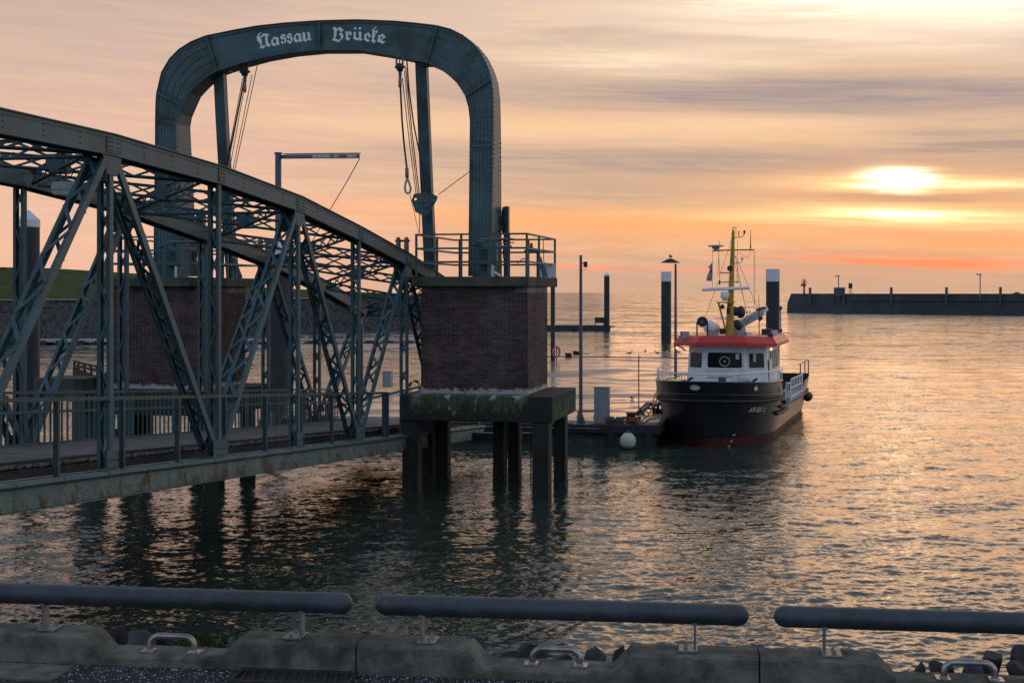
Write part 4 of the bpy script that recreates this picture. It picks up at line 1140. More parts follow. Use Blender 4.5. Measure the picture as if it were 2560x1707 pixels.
# sway and lateral bracing between the trusses
def lattice(a, b, depth, name='lateral_brace', pitch=.42, vert=EZ, wid=.05):
    d = b-a; L = d.length; mb = MB(); side = d.normalized().cross(vert).normalized()
    for s_ in (0, -depth):
        mb.beam(a+vert*s_, b+vert*s_, wid+.03, .014, up=vert); mb.beam(a+vert*(s_*.93-.02), b+vert*(s_*.93-.02), .012, .06, up=vert)
    part = mb.build(name, STEEL, bridge)
    n = max(2, int(L/pitch)); lc = MB()
    for k in range(n):
        p, q_ = a+d*k/n, a+d*(k+1)/n
        lc.beam(p-side*.008, q_-vert*depth-side*.008, .012, .04, up=vert); lc.beam(p-vert*depth+side*.008, q_+side*.008, .012, .04, up=vert)
        if k and k % 4 == 0: lc.beam(p, p-vert*depth, .04, .05, up=side)
    lc.build('lacing', STEEL, part)
    return part
for k in range(-2, 7):
    z0 = TOPH[k]-.05
    if k % 2 == 0: lattice(TB(.355, KP(k), z0), TB(BW-.355, KP(k), z0), .28, 'cross_girder', .62)
    if k < 6:
        z1 = TOPH[k+1]-.05
        c = (TB(BW/2, (KP(k)+KP(k+1))/2, (z0+z1)/2))
        for (u_, kk, zz) in ((.36, k, z0), (BW-.36, k, z0), (.36, k+1, z1), (BW-.36, k+1, z1)):
            e = TB(u_, KP(kk), zz)
            lattice(e+(c-e).normalized()*.12, c+(e-c).normalized()*.16, .22, 'lateral_brace', .58)
        MB().box(c-EZ*.12, DU*.30, DV*.30, EZ*.30).build('brace_node', STEEL, bridge)
rvb.build('rivets', RIVET, bridge, kind='stuff')
# deck: floor beams, stringers, planks
deck = None
mb = MB()
for u_ in (.95, 1.7, 2.4, 3.1, 3.7): mb.beam(TB(u_, 9, -.05), TB(u_, 46, -.05), .10, .22)
deck = mb.build('deck_frame', WOOD_D, bridge)
for k in range(-3, 7):
    mb = MB().beam(TB(.0, KP(k), -.22), TB(BW, KP(k), -.22), .16, .30)
    mb.build('floor_beam', STEEL_D, bridge)
plank_me = unit_box('plank', BW-1.05, .150, .05, WOOD, .004)
rs = random.Random(4); Zp = 12.5; npk = 0
brot = math.atan2(DU.y, DU.x)
while Zp < 46.0 and npk < 300:
    c = TB(.85+(BW-1.05)/2+rs.uniform(-.025,.025), Zp, .105+rs.uniform(-.004,.004))
    inst('plank', plank_me, deck, c, (math.atan(-SL_)*-1*0+rs.uniform(-.012,.012), rs.uniform(-.004,.004), brot+rs.uniform(-.006,.006)))
    Zp += .163*CT; npk += 1
MB().beam(TB(.93, 12, .155), TB(.93, 46, .155), .09, .045).build('kerb_timber', WOOD_D, bridge)
# near guard rail: posts from the chord, double top rail
def rail_line(u_, hd0, z0_, z1_): return TB(u_, z0_, hd0), TB(u_, z1_, hd0)
nr = MB(); a, b = rail_line(.06, 1.09, 11.0, 35.4)
nr.beam(a, b, .07, .055)
RAILP = mat('guard_rail_paint', (.020,.042,.050), .5, 0, .25, 3, (.02,.026,.018), .6, 1.0, .25, 30)
near_rail = nr.build('guard_rail', RAILP, bridge)
Zp = 12.4
while Zp < 35.5:
    MB().beam(TB(.06, Zp, .0), TB(.06, Zp, 1.07), .075, .06, up=DV).build('post', RAILP, near_rail); Zp += 1.9
MB().beam(TB(.06, 35.4, .0), TB(.06, 35.4, 1.11), .12, .10, up=DV).build('post', RAILP, near_rail)
# far balustrade
bal_me = unit_box('baluster', .030, .030, .92, STEEL)
a, b = rail_line(3.78, 1.10, 11.0, 42.5)
far_rail = MB().beam(a, b, .07, .05).build('balustrade', STEEL, bridge)
for hh, w_ in ((.74, .05), (.14, .06)):
    a, b = rail_line(3.78, hh, 11.0, 42.5); MB().beam(a, b, .035, w_).build('rail', STEEL, far_rail)
Zp = 12.0; n = 0
while Zp < 42.4:
    inst('baluster', bal_me, far_rail, TB(3.78, Zp, .59), (0,0,brot)); n += 1; Zp += .205
    if n % 10 == 5: MB().beam(TB(3.80, Zp-.05, .05), TB(3.80, Zp-.05, 1.09), .06, .06, up=DV).build('post', STEEL, far_rail)
# flood lamp under the cross girder
root = thing('flood_lamp', P(150, 490, 23.8), 'grey box floodlight hanging under the bridge cross girder at upper left', 'lamp')
mb = MB(); Zl = 23.8; c = P(162, 470, Zl)
top = [c+Vector((x,y,.10)) for x, y in ((-.17,-.10),(.17,-.10),(.17,.12),(-.17,.12))]; bot = [c+Vector((x,y,-.03)) for x, y in ((-.20,-.13),(.20,-.13),(.20,.15),(-.20,.15))]
mb.add(top+bot, [(0,1,2,3),(4,7,6,5),(0,4,5,1),(1,5,6,2),(2,6,7,3),(3,7,4,0)]); mb.build('housing', GREY_EQ, root)
mb = MB(); t2 = [c+Vector((x,y,-.035)) for x, y in ((-.19,-.12),(.19,-.12),(.19,.14),(-.19,.14))]; b2 = [c+Vector((x,y,-.115)) for x, y in ((-.17,-.10),(.17,-.10),(.17,.12),(-.17,.12))]
mb.add(t2+b2, [(0,1,2,3),(4,7,6,5),(0,4,5,1),(1,5,6,2),(2,6,7,3),(3,7,4,0)]); mb.build('lens', mat('frosted_lens', (.55,.52,.50), .3, bump=0), root)
for x in (-.08, .02): MB().beam(c+Vector((x,0,.10)), c+Vector((x,0,.42)), .03, .03).build('hanger', STEEL, root)
MB().tube([c+Vector((-.2,0,.05)), c+Vector((-.1,0,.16)), c+Vector((.1,0,.17)), c+Vector((.15,0,.3)), c+Vector((.0,0,.4))], .012, 6).build('cable', RUBBER, root)

# ------------------------------------------------------------------ THE BIG WET PONTOON
PZ = .75
def QP(c, Z, z):    # c metres left of the line through the bridge vanishing point, at distance Z
    return Vector((Z*math.tan(TH)-c, Z, z))
PA = Vector((OX,OY,0))
cR, cL = 5.35, 18.9
fr = QP(cR, 48.0, 0); W_ = (cL-cR)*CT; 
def PN(a, b, z): return Vector((fr.x, fr.y, 0)) - EU*a + EV*b + Vector((0,0,z))     # a left along the front edge, b away
pont = thing('pontoon', PN(W_/2, 25, 0), 'large floating pontoon with a wet mirror-like deck left of the boat', 'pontoon')
mb = MB(); mb.box(PN(W_/2, 25.6, PZ-.03), EU*W_, EV*48.8, EZ*.06); mb.build('deck', WETDECK, pont)
mb = MB(); mb.box(PN(W_/2, .62, PZ-.02), EU*W_, EV*1.16, EZ*.08); mb.build('edge_deck', mat('pontoon_edge', (.085,.083,.08), .6, 0, .35, 6, (.03,.035,.028), .6, 3, .5, 40), pont)
mb = MB(); mb.box(PN(W_/2, 25, .14), EU*(W_-.3), EV*49.7, EZ*.9); mb.build('hull', mat('pontoon_concrete', (.085,.085,.08), .85, 0, .35, 2, (.03,.033,.028), .7, 1.2, .4, 20), pont)
MB().box(PN(W_/2, -.06, PZ-.14), EU*(W_+.1), EV*.16, EZ*.26).build('front_fender', WOOD_D, pont)
MB().box(PN(-.05, 20, PZ-.14), EU*.16, EV*40, EZ*.30).build('side_fender', WOOD_D, pont)
MB().box(PN(W_/2, 49.9, PZ+.015), EU*W_, EV*.3, EZ*.05).build('rear_rim', WOOD_D, pont)
MB().box(PN(W_-.1, 25, PZ+.01), EU*.25, EV*49.4, EZ*.05).build('left_rim', WOOD_D, pont)
for a in (.25, 1.5, 3.1, 4.6, 6.2):
    MB().box(PN(a, -.10, .28), EU*.22, EV*.10, EZ*.95).build('fender_post', RUBBER, pont)
MB().tube([PN(1.9, -.17, .62), PN(8.5, -.17, .62)], .022, 8).build('pipe', GALV, pont)
MB().box(PN(3.85, -.12, .42), EU*.20, EV*.1, EZ*.16).build('socket_box', WHITE, pont)

def lamp_pole(x, ytop, ybase, Z, r, m, lab, head):
    b = P(x, ybase, Z); t = P(x, ytop, Z)
    root = thing('lamp_post', b, lab, 'lamp post')
    MB().tube([b, Vector((b.x, b.y, b.z+(t.z-b.z)*.45)), Vector((t.x, b.y, t.z))], [r, r*.92, r*.72], 14).build('pole', m, root, smooth=True)
    return root, b, t
root, b, t = lamp_pole(1452, 638, 1060, 48.6, .066, GREY_POLE, 'tall grey lamp post on the pontoon beside the white cabinet', None)
MB().box(P(1463.5, 661, 48.6), (.13,0,0), (0,.16,0), (0,0,.19)).build('floodlight', BLACK_EQ, root)
MB().beam(P(1452, 658, 48.6), P(1460, 658, 48.6), .03, .03).build('bracket', BLACK_EQ, root)
MB().tube([P(1466,667,48.6), P(1464,675,48.6), P(1455,676,48.6)], .008, 5).build('cable', RUBBER, root)
for a in range(4):
    d = Vector((math.cos(a*math.pi/2+.7), math.sin(a*math.pi/2+.7), 0))
    MB().prism([b+d*.06+EZ*.36, b+d*.06, b+d*.26, b+d*.22+EZ*.04], d.cross(EZ)*.015).build('foot_rib', GALV, root)
MB().box(b+EZ*.01, (.5,0,0), (0,.5,0), (0,0,.03)).build('base_plate', GALV, root)
root, b, t = lamp_pole(1689, 660, 948, 66.0, .070, GREY_POLE, 'grey lamp post with a wide flat hood rising behind the left side of the boat', None)
c = P(1676, 657, 66.0)
mb = MB(); mb.add([c+Vector((-.46,-.2,0)), c+Vector((.44,-.2,-.01)), c+Vector((.44,.2,-.01)), c+Vector((-.46,.2,0)), c+Vector((-.10,-.06,.19)), c+Vector((.08,-.06,.19)), c+Vector((.08,.06,.19)), c+Vector((-.10,.06,.19))],
    [(0,3,2,1),(4,5,6,7),(0,1,5,4),(1,2,6,5),(2,3,7,6),(3,0,4,7)]); mb.build('lamp_shade', BLACK_EQ, root)
def gull(pos, s, yaw, lab):
    root = thing('gull', pos, lab, 'bird', 'gulls resting around the pontoon'); rot = Matrix.Rotation(yaw, 3, 'Z')
    f = lambda x, y, z: Vector(pos) + rot @ Vector((x*s, y*s, z*s))
    mb = MB(); mb.tube([f(-.20,0,.17), f(-.12,0,.18), f(0,0,.19), f(.10,0,.21), f(.15,0,.25), f(.17,0,.31), f(.20,0,.335), f(.235,0,.335)], [.012,.05,.078,.068,.045,.038,.042,.02], 10)
    mb.build('body', GULL_M, root, smooth=True)
    for s_ in (-1, 1): MB().tube([f(.08,.055*s_,.22), f(-.05,.068*s_,.20), f(-.26,.02*s_,.17)], [.03,.042,.008], 8).build('wing', GULL_D, root, smooth=True)
    MB().tube([f(.235,0,.332), f(.285,0,.322)], [.012,.004], 6).build('beak', YELLOW_T, root)
    for s_ in (-1, 1): MB().tube([f(.01,.03*s_,.13), f(.01,.03*s_,.0)], .007, 5).build('leg', YELLOW_T, root)
gull(P(1676.5, 646, 66.0)-EZ*.02, .62, R(100), 'gull perched on the hood of the lamp post behind the boat')
def on_deck(x, y, z=PZ): Z = (H-z)*F/(y-731); return P(x, y, Z)
for (x, y, yaw, lab) in ((1573.5, 889, 20, 'lone gull at the far pontoon edge above the thin black rod'), (1613.5, 884, 90, 'white gull facing the camera on the far pontoon edge'),
    (1643.5, 888, -160, 'darker gull walking left of the rear lamp post'), (1661, 889, 10, 'small dark gull sitting low beside the lamp post'), (1696, 886, 150, 'gull just above the left bow rail of the boat')):
    gull(on_deck(x, y), 1.0, R(yaw), lab)
gull(on_deck(1580, 998), .45, R(10), 'tiny dark bird on the wet deck right of the white cabinet')
# cabinet, rod, bollards, bundles
b = P(1505, 1053, 48.9); root = thing('cabinet', b, 'tall pale grey cabinet standing at the pontoon front edge', 'cabinet')
o = MB().box(b+EZ*.58, EU*.50, EV*.36, EZ*1.16).build('body', GREY_EQ if False else mat('cabinet_grey', (.26,.27,.285), .5, 0, .08, 4, bump=.05), root); bevel(o, .01)
MB().box(b+EZ*1.175, EU*.54, EV*.40, EZ*.03).build('lid', MATS['cabinet_grey'], root)
MB().box(b+EZ*.58-EV*.183, EU*.42, EV*.008, EZ*1.02).build('door', MATS['cabinet_grey'], root)
o = MB().tube([on_deck(1597, 1030), P(1597, 888, (H-PZ)*F/(1030-731))], .022, 6).build('depth_rod', BLACK_EQ); tag(o, 'thin black upright rod between the cabinet and the boat', 'rod')
b = P(1578, 1058, 48.7); root = thing('bollard', b, 'square dark bollard with orange rope round its foot at the pontoon corner', 'bollard')
o = MB().box(b+EZ*.17, EU*.28, EV*.26, EZ*.34).build('post', IRON, root); bevel(o, .015)
o = MB().box(b+EZ*.355, EU*.34, EV*.32, EZ*.03).build('cap', IRON, root)
MB().tube([b+EU*.32+EZ*.2, b-EU*.32+EZ*.2], .03, 8).build('cross_pin', IRON, root)
pts = [b+Vector((math.cos(t)*.23, math.sin(t)*.2, .05+.012*t)) for t in np.linspace(0, 12, 40)]
rope('mooring_rope', pts, .028, ORANGE, 'orange rope coiled round the foot of the square bollard')
for (x0, x1, y, lab) in ((1514, 1537, 1053, 'left dark net-wrapped bundle lying at the pontoon edge'), (1537, 1560, 1054, 'right dark net-wrapped bundle lying at the pontoon edge')):
    a_, b_ = P(x0, y-2, 48.55), P(x1, y-2, 48.5); pts = [a_+(b_-a_)*t for t in (0, .08, .3, .6, .9, 1)]
    o = MB().tube(pts, [.06,.13,.15,.14,.14,.05], 14).build('fender_bundle', mat('net_bundle', (.05,.055,.06), .9, 0, .6, 25, (.12,.13,.14), .5, 20, .9, 60), smooth=True); tag(o, lab, 'bundle', 'net bundles on the pontoon')
# life ring leaning
def ring(c, r, rr, nrm, m1, m2, nm, lab, cat, segs=8):
    root = thing(nm, c, lab, cat); nrm = Vector(nrm).normalized(); a = nrm.cross(EZ).normalized(); u = a.cross(nrm)
    for k in range(segs):
        pts = [c+(a*math.cos(t)+u*math.sin(t))*r for t in np.linspace(2*math.pi*k/segs, 2*math.pi*(k+1)/segs, 5)]
        MB().tube(pts, rr, 8).build('ring_section', m1 if k % 2 else m2, root, smooth=True)
    return root
ring(P(1590.5, 1044, 49.6), .13, .045, (0.2,-1,.5), YELLOW_T, RUBBER, 'tyre_fender', 'yellow and black ring leaning behind the square bollard', 'ring')
ring(P(1037, 965, 66.5), .24, .065, (0.3,-1,.1), YELLOW_T, RUBBER, 'life_ring', 'yellow and black ring on the pontoon just left of the brick pier', 'ring')
ring(P(1391, 880, 92.5), .34, .07, (.75,-.6,0), PINK, PINK, 'life_ring', 'faded pink lifebuoy hanging beside the dark pile right of the pier', 'ring', 6)
b = on_deck(1391, 901); MB().beam(b, b+EZ*1.0, .06, .06).build('lifebuoy_post', BLACK_EQ)['label'] = 'short post carrying the faded pink lifebuoy'
bpy.data.objects['lifebuoy_post']['category'] = 'post'
for (x, y, lab) in ((1418, 893, 'left squat bollard on the far edge of the wet deck'), (1437.5, 888, 'right squat bollard on the far edge, with rope stuck on it')):
    b = on_deck(x, y); root = thing('bollard', b, lab, 'bollard', 'bollards on the far pontoon edge')
    MB().lathe(b, [(.18,0),(.15,.03),(.13,.18),(.19,.22),(.19,.29),(.05,.31)], 12).build('post', IRON, root)
    MB().lathe(b+EU*.22, [(.13,0),(.10,.03),(.09,.16),(.13,.2),(.13,.25),(.03,.27)], 12).build('post', IRON, root)
o = MB().tube([on_deck(1445, 888)+EZ*.15, on_deck(1472, 889)+EZ*.12], .03, 6).build('spar', WOOD_D); tag(o, 'dark spar sticking out right from the far bollard', 'spar')
# bench-like rack beside the lamp post
b = on_deck(1462, 1045); root = thing('gangplank_rack', b, 'low dark rack lying flat between lamp post and cabinet', 'rack')
for k in range(5): MB().beam(b+EU*-.3+EV*(.12*k)+EZ*.22, b+EU*.38+EV*(.12*k)+EZ*.24, .05, .03).build('slat', BLACK_EQ, root)
for s_ in (-.28, .33): MB().beam(b+EU*s_+EZ*0, b+EU*s_+EV*.48+EZ*.2, .05, .05).build('leg', BLACK_EQ, root)
# hanging buoy
c = P(1570, 1101, 47.75); root = thing('fender_buoy', c, 'round cream fender buoy with blue collar hanging at the pontoon corner', 'buoy')
MB().lathe(c-EZ*.27, [(.02,0),(.12,.02),(.20,.07),(.255,.15),(.272,.25),(.262,.34),(.22,.43),(.15,.50),(.09,.53)], 24).build('float', BUOY, root, smooth=True)
MB().lathe(c+EZ*.255, [(.095,0),(.06,.05),(.03,.10),(.02,.12)], 14).build('collar', BLUE, root)
MB().tube([c+EZ*.36, c+EZ*.50+EU*.02, c+EZ*.60+EV*.3, c+EZ*.60+EV*.8], .012, 6).build('lanyard', ROPE, root)
# locker and dark landing beam, ladder
b = on_deck(969, 968); root = thing('locker', b, 'pale grey deck locker seen between the last truss posts', 'locker')
o = MB().box(b+EZ*.37, EU*.40, EV*.4, EZ*.74).build('body', MATS['cabinet_grey'], root); bevel(o, .01)
MB().box(b+EZ*.76, EU*.46, EV*.45, EZ*.03).build('lid', MATS['cabinet_grey'], root)
o = MB().beam(P(1085, 1092, 44.5), P(1345, 1093, 43.6), .3, .28).build('landing_beam', PILE); tag(o, 'dark horizontal steel beam behind the pier piles', 'beam')
root = thing('ladder', P(1331, 1200, 39.5), 'narrow rusty ladder hanging into the water beside the front pile', 'ladder')
for dx in (-4, 4): MB().tube([P(1331+dx, 1080, 39.5), P(1331+dx, 1203, 39.5)], .018, 6).build('rail', IRON, root)
for k in range(12): MB().tube([P(1327, 1085+k*10, 39.5), P(1335, 1085+k*10, 39.5)], .012, 5).build('rung', IRON, root)
# timber screen at far left
c0, c1 = P(184, 1062, 42.0), P(256, 1062, 39.0)
root = thing('timber_screen', (c0+c1)/2-EZ*1.5, 'weathered vertical board screen with a handrail rising from the water behind the left railing', 'screen')
n = 14; d = (c1-c0)
for k in range(n):
    p = c0+d*(k+.5)/n; ht = P(0, 918+ (k+.5)/n*28, p.y).z
    z1 = ht; z0 = -1.0
    MB().box(Vector((p.x, p.y, (z0+z1)/2)), d/n*.93, d.cross(EZ).normalized()*.06, EZ*(z1-z0)).build('board', WOOD_D, root)
for (ya, yb) in ((903, 919), (913, 930)): MB().beam(P(185, ya, 41.9), P(256, yb, 39.0), .05, .05).build('rail', WOOD_D, root)
for x, ya in ((186, 903), (196, 905), (212, 909), (228, 912), (243, 911), (255, 919)):
    t_ = (x-184)/72; MB().beam(P(x, ya, 42-3*t_), P(x, ya+32, 42-3*t_), .05, .05).build('post', WOOD_D, root)
# shore-side mooring dolphin cap left of the left pier
o = bxL(-4.6, -3.18, -.9, .6, 2.3, 2.9).build('dolphin_block', CONC); tag(o, 'dark mossy concrete block beside the left pier', 'block')
# mooring piles
def mpile(x, ytop, Z, r, cap, lab, cone=0.0, m=PILE, notch=False, capm=WHITE_CAP):
    t = P(x, ytop, Z); root = thing('mooring_pile', Vector((t.x, t.y, 0)), lab, 'pile', 'dark mooring piles')
    zc = t.z-cap-cone
    MB().tube([Vector((t.x,t.y,-2)), Vector((t.x,t.y,zc))], r, 28).build('shaft', m, root, smooth=True)
    prof = [(r+.012, 0), (r+.012, cap)] + ([(.02, cap+cone)] if cone else [(r-.02, cap+.01)])
    MB().lathe(Vector((t.x,t.y,zc)), prof, 28).build('cap', capm, root)
    if notch: MB().tube([Vector((t.x+notch*r*.9, t.y-.1, -2)), Vector((t.x+notch*r*.9, t.y-.1, t.z-.35-cap*.0))], r*.25, 10).build('guide_rail', WHITE_CAP if False else m, root)
    return root
mpile(1665.5, 679.5, 152, .54, 1.03, 'dark mooring pile with white top left of the boat mast', notch=.8)
mpile(1932, 673, 112, .53, .97, 'thick dark mooring pile with white top right of the boat mast', notch=-.8)
mpile(1517, 681, 194, .38, .14, 'slim distant mooring pile with a pointed white cap', cone=.38)
mpile(71, 525, 52, .40, .27, 'tall purple-black mooring pile with pointed white cap at the left edge', cone=.36)
mpile(696, 594, 78, .64, .45, 'thick mooring pile with white cap behind the middle of the trusses', cone=.6)
mpile(1382, 675, 93, .145, .3, 'slim dark pile just right of the brick pier, white-topped behind the slab')
# gauge post with arm
b = P(695.5, 600, 77); root = thing('gauge_post', b, 'grey post with a horizontal signed arm inside the arch', 'sign post')
MB().tube([b, P(695.5, 383, 77)], .17, 14).build('post', GREY_POLE, root)
MB().tube([P(695.5, 385, 77), P(695.5, 381.5, 77)], .22, 14).build('cap', GREY_POLE, root)
o = MB().beam(P(704, 392.5, 77), P(897, 391, 72), .12, .21).build('arm', GREY_POLE, root)
MB().beam(P(712, 385.5, 77), P(898, 383.5, 72), .22, .05).build('arm_cover', GREY_POLE, root)
pale = mat('sign_plate', (.42,.42,.44), .6, bump=0)
a_, b_ = P(704, 392.5, 77), P(897, 391, 72)
for (x0, x1) in ((785, 850), (869, 893)):
    q0 = a_+(b_-a_)*((x0-704)/193); q1 = a_+(b_-a_)*((x1-704)/193)
    MB().beam(q0-Vector((0,.09,0)), q1-Vector((0,.09,0)), .02, .15).build('sign', pale, root)
me = text_mesh('300', .20, BLACK_EQ, bold=.003)
q0 = a_+(b_-a_)*((833-704)/193)-Vector((0,.115,0))
inst('number', me, root, q0, (R(90), 0, math.atan2((b_-a_).y, (b_-a_).x)))
rope('wire_rope', [P(899, 397, 72), P(865, 458, 72.5), P(829, 518, 73), P(760, 640, 73)], .022, ROPE, 'thin stay wire running down left from the tip of the signed arm')
# far jetty, right of the pier
root = thing('far_jetty', P(1450, 826, 194), 'long low dark jetty far out with a small panel beside the pointed pile', 'jetty')
MB().box(P(1440, 821, 195)-EZ*.1, (9.2,0,0), (0,3,0), (0,0,1.1)).build('deck', PILE, root)
MB().box(P(1499, 800, 193.5), (1.3,0,0), (0,.1,0), (0,0,.75)).build('panel', BLACK_EQ, root)
for x in (1488, 1510): MB().beam(P(x, 818, 193.5), P(x, 794, 193.5), .12, .12).build('post', BLACK_EQ, root)
MB().tube([P(1522,816,194)-Vector((1.2,0,0)), P(1522,816,194)+Vector((.9,0,0))], .08, 6).build('collar', BLACK_EQ, root)
# marina walkway on the left
root = thing('marina_walkway', P(500, 862, 142), 'pale floating walkway on dark floats below the dike', 'walkway')
for i in range(-2, 24):
    x0 = -60+48*i; Zm = 141+i*.35
    MB().beam(P(x0, 851, Zm), P(x0+48, 851, Zm+.35), 2.2, .26).build('deck_section', mat('walkway_pale', (.34,.33,.36), .7, 0, .15, 2, bump=.1), root)
    MB().box(P(x0+22, 860, Zm), (1.25,0,0), (0,2,0), (0,0,.75)).build('float', PILE, root)
    if i % 2: MB().box(P(x0+10, 846, Zm), (.22,0,0), (0,.22,0), (0,0,.42)).build('supply_pillar', YELLOW_T, root)
# dike and its stone revetment
A_, B_, C_ = (P(-500, 731, 118), P(700, 731, 172), P(1130, 731, 205))
def lerpv(t):
    return (A_+(B_-A_)*t) if t < 1 else (B_+(C_-B_)*(t-1))
rsn = np.random.RandomState(2)
def strip(prof_fn, nu, t0, t1, jit, name, m, kind, lab):
    vs = []; fs = []; npf = None
    for i in range(nu+1):
        t = t0+(t1-t0)*i/nu; p = lerpv(t); pf = prof_fn(t); npf = len(pf)
        back = Vector((-.35, .94, 0))
        for j, (d, z) in enumerate(pf):
            jj = jit if 0 < j < npf-1 else 0
            q = Vector((p.x, p.y, 0)) + back*(d+rsn.uniform(-jj, jj)) + Vector((rsn.uniform(-jj, jj), 0, z+rsn.uniform(-jj, jj)*.7)); vs.append(q)
    for i in range(nu):
        for j in range(npf-1): fs.append((i*npf+j, (i+1)*npf+j, (i+1)*npf+j+1, i*npf+j+1))
    o = MB().add(vs, fs).build(name, m, origin=(A_.x, A_.y, 0)); o['kind'] = kind; o['label'] = lab
    return o
def crest(t): return max(4.6, 8.1-2.3*max(0, t-.45)) if t < 1 else 6.0-1.3*(t-1)
strip(lambda t: [(j*.42, -.6+j*.2) for j in range(0, 26)] , 520, 0, 2, .19, 'stone_revetment', BASALT, 'stuff', 'dark basalt boulders armouring the foot of the dike')
def grass_prof(t):
    h = crest(t); w = max(.3, (h-4.35)*4.2) if t < 1.35 else .3
    return [(10.4, 4.42), (10.9, 4.5), (10.9+w*.5, 4.5+(h-4.5)*.5), (10.9+w, h), (14+w, h), (40+w, 3)]
strip(grass_prof, 60, 0, 2, .0, 'dike', GRASS, 'structure', 'green grassy sea dike on the left shore')
mb = MB(); [mb.beam(lerpv(t)*1.0+Vector((-.35,.94,0))*10.35+EZ*(4.47-H), lerpv(t+.05)+Vector((-.35,.94,0))*10.35+EZ*(4.47-H), .5, .12) for t in np.arange(0, 1.3, .05)]
o = mb.build('dike_path', mat('path_pale', (.30,.27,.24), .8, bump=0)); o['kind'] = 'structure'; o['label'] = 'pale path edge at the foot of the grass'
o = MB().box(P(3, 672, 150), (1.4,0,0), (0,.5,0), (0,0,.28)).build('dike_bench', RED_D); tag(o, 'small dark red bench on the dike crest at the left edge', 'bench')

# ------------------------------------------------------------------ BREAKWATER
bw = thing('breakwater', P(2260, 780, 350), 'long dark concrete breakwater wall on the horizon at right', 'breakwater')
b0 = P(1968, 781, 372); b1 = P(2560, 788, 328); bd = Vector((b1.x-b0.x, b1.y-b0.y, 0)).normalized(); bn_ = Vector((-bd.y, bd.x, 0))
def BWP(a, b, z): return Vector((b0.x, b0.y, 0)) + bd*a + bn_*b + EZ*z
LB = 150
mb = MB(); pr = [(-.4,-2), (.15, 2.6), (.5, 4.95), (4, 4.95), (5, -2)]
mb.prism([BWP(0 if z < 3 else .9, b, z) for b, z in pr], bd*LB); mb.build('wall', WALL, bw)
MB().box(BWP(LB/2+9, .1, 3.35), bd*(LB-20), bn_*.5, EZ*.16).build('ledge', WALL_T, bw)
def bwa(x):   # distance along for photo column x
    t = (x-1280)/F; return (t*b0.y-b0.x)/(bd.x-t*bd.y)
for k, x in enumerate((2026, 2110, 2229, 2367, 2502)):
    a = bwa(x); MB().box(BWP(a, -.12, 4.3), bd*.48, bn_*.5, EZ*4.4).build('post', WALL_T, bw)
for a in range(14, LB, 18): MB().box(BWP(a, .02, 1.2), bd*.12, bn_*.16, EZ*5).build('joint', WALL, bw)
a = bwa(1999); base = BWP(a, 2.2, 4.95)
root = thing('beacon', base, 'red beacon tower with a railed platform at the left end of the breakwater', 'beacon')
MB().tube([base, base+EZ*5.4], [1.05, .75], 14).build('column', BEACON, root)
MB().lathe(base+EZ*5.2, [(.75,0),(1.15,1.2),(1.95,3.2),(1.95,3.6)], 16).build('platform', BEACON, root)
for t in np.linspace(0, 2*math.pi, 9)[:-1]: MB().tube([base+EZ*8.8+Vector((2.3*math.cos(t), 2.3*math.sin(t), 0)), base+EZ*12.3+Vector((2.3*math.cos(t), 2.3*math.sin(t), 0))], .10, 5).build('rail_post', BEACON, root)
for z in (10.6, 12.3): MB().tube([base+EZ*z+Vector((2.3*math.cos(t), 2.3*math.sin(t), 0)) for t in np.linspace(0, 2*math.pi, 17)], .10, 5).build('rail', BEACON, root)
MB().lathe(base+EZ*8.8, [(.9,0),(.8,2.2),(.6,3.0),(.3,3.6),(.25,5.3)], 12).build('lantern', BEACON, root)
MB().box(base+EZ*7.6-bd*2.6, (1.6,0,0), (0,1,0), (0,0,1.6)).build('box', WALL_T, root)
root.scale = (.29,.29,.29)
a = bwa(2117); base = BWP(a, 1.8, 4.9); root = thing('signal_tower', base, 'dark box on thin lattice legs near the left part of the breakwater', 'tower')
for s_ in (-.8, .8):
    for t_ in (-.6, .6): MB().beam(base+bd*s_+bn_*t_-EZ*1, base+bd*s_+bn_*t_+EZ*4.6, .2, .2).build('leg', WALL_T, root)
MB().beam(base-bd*.8, base+bd*.8+EZ*4, .12, .12).build('brace', WALL_T, root)
MB().box(base+EZ*6.7, bd*2.7, bn_*1.6, EZ*4.6).build('box', WALL, root)
root.scale = (.30,.30,.30)
for x, y, lab in ((2098, 690, 'left thin lamp post with a box at its foot on the breakwater'), (2452, 686, 'right thin pale lamp post on the breakwater')):
    a = bwa(x); base = BWP(a, -.3, 3.4); zt_ = P(0, y, base.y).z
    root = thing('breakwater_lamp', base, lab, 'lamp post', 'lamp posts on the breakwater')
    MB().tube([base, Vector((base.x, base.y, zt_))], .13, 8).build('pole', GALV, root)
    MB().box(Vector((base.x-.3, base.y, zt_)), (1.3,0,0), (0,.3,0), (0,0,.25)).build('lamp_head', GALV, root)
    if x < 2200:
        MB().box(base+EZ*2.0, bd*2.4, bn_*.6, EZ*2.2).build('box', WALL_T, root)
o = MB().lathe(BWP(bwa(2533), 2, 4.9), [(1.2,0),(.7,.2),(.2,.45)], 8).build('cairn', WALL); tag(o, 'small dark mound on the wall top at the far right', 'mound')

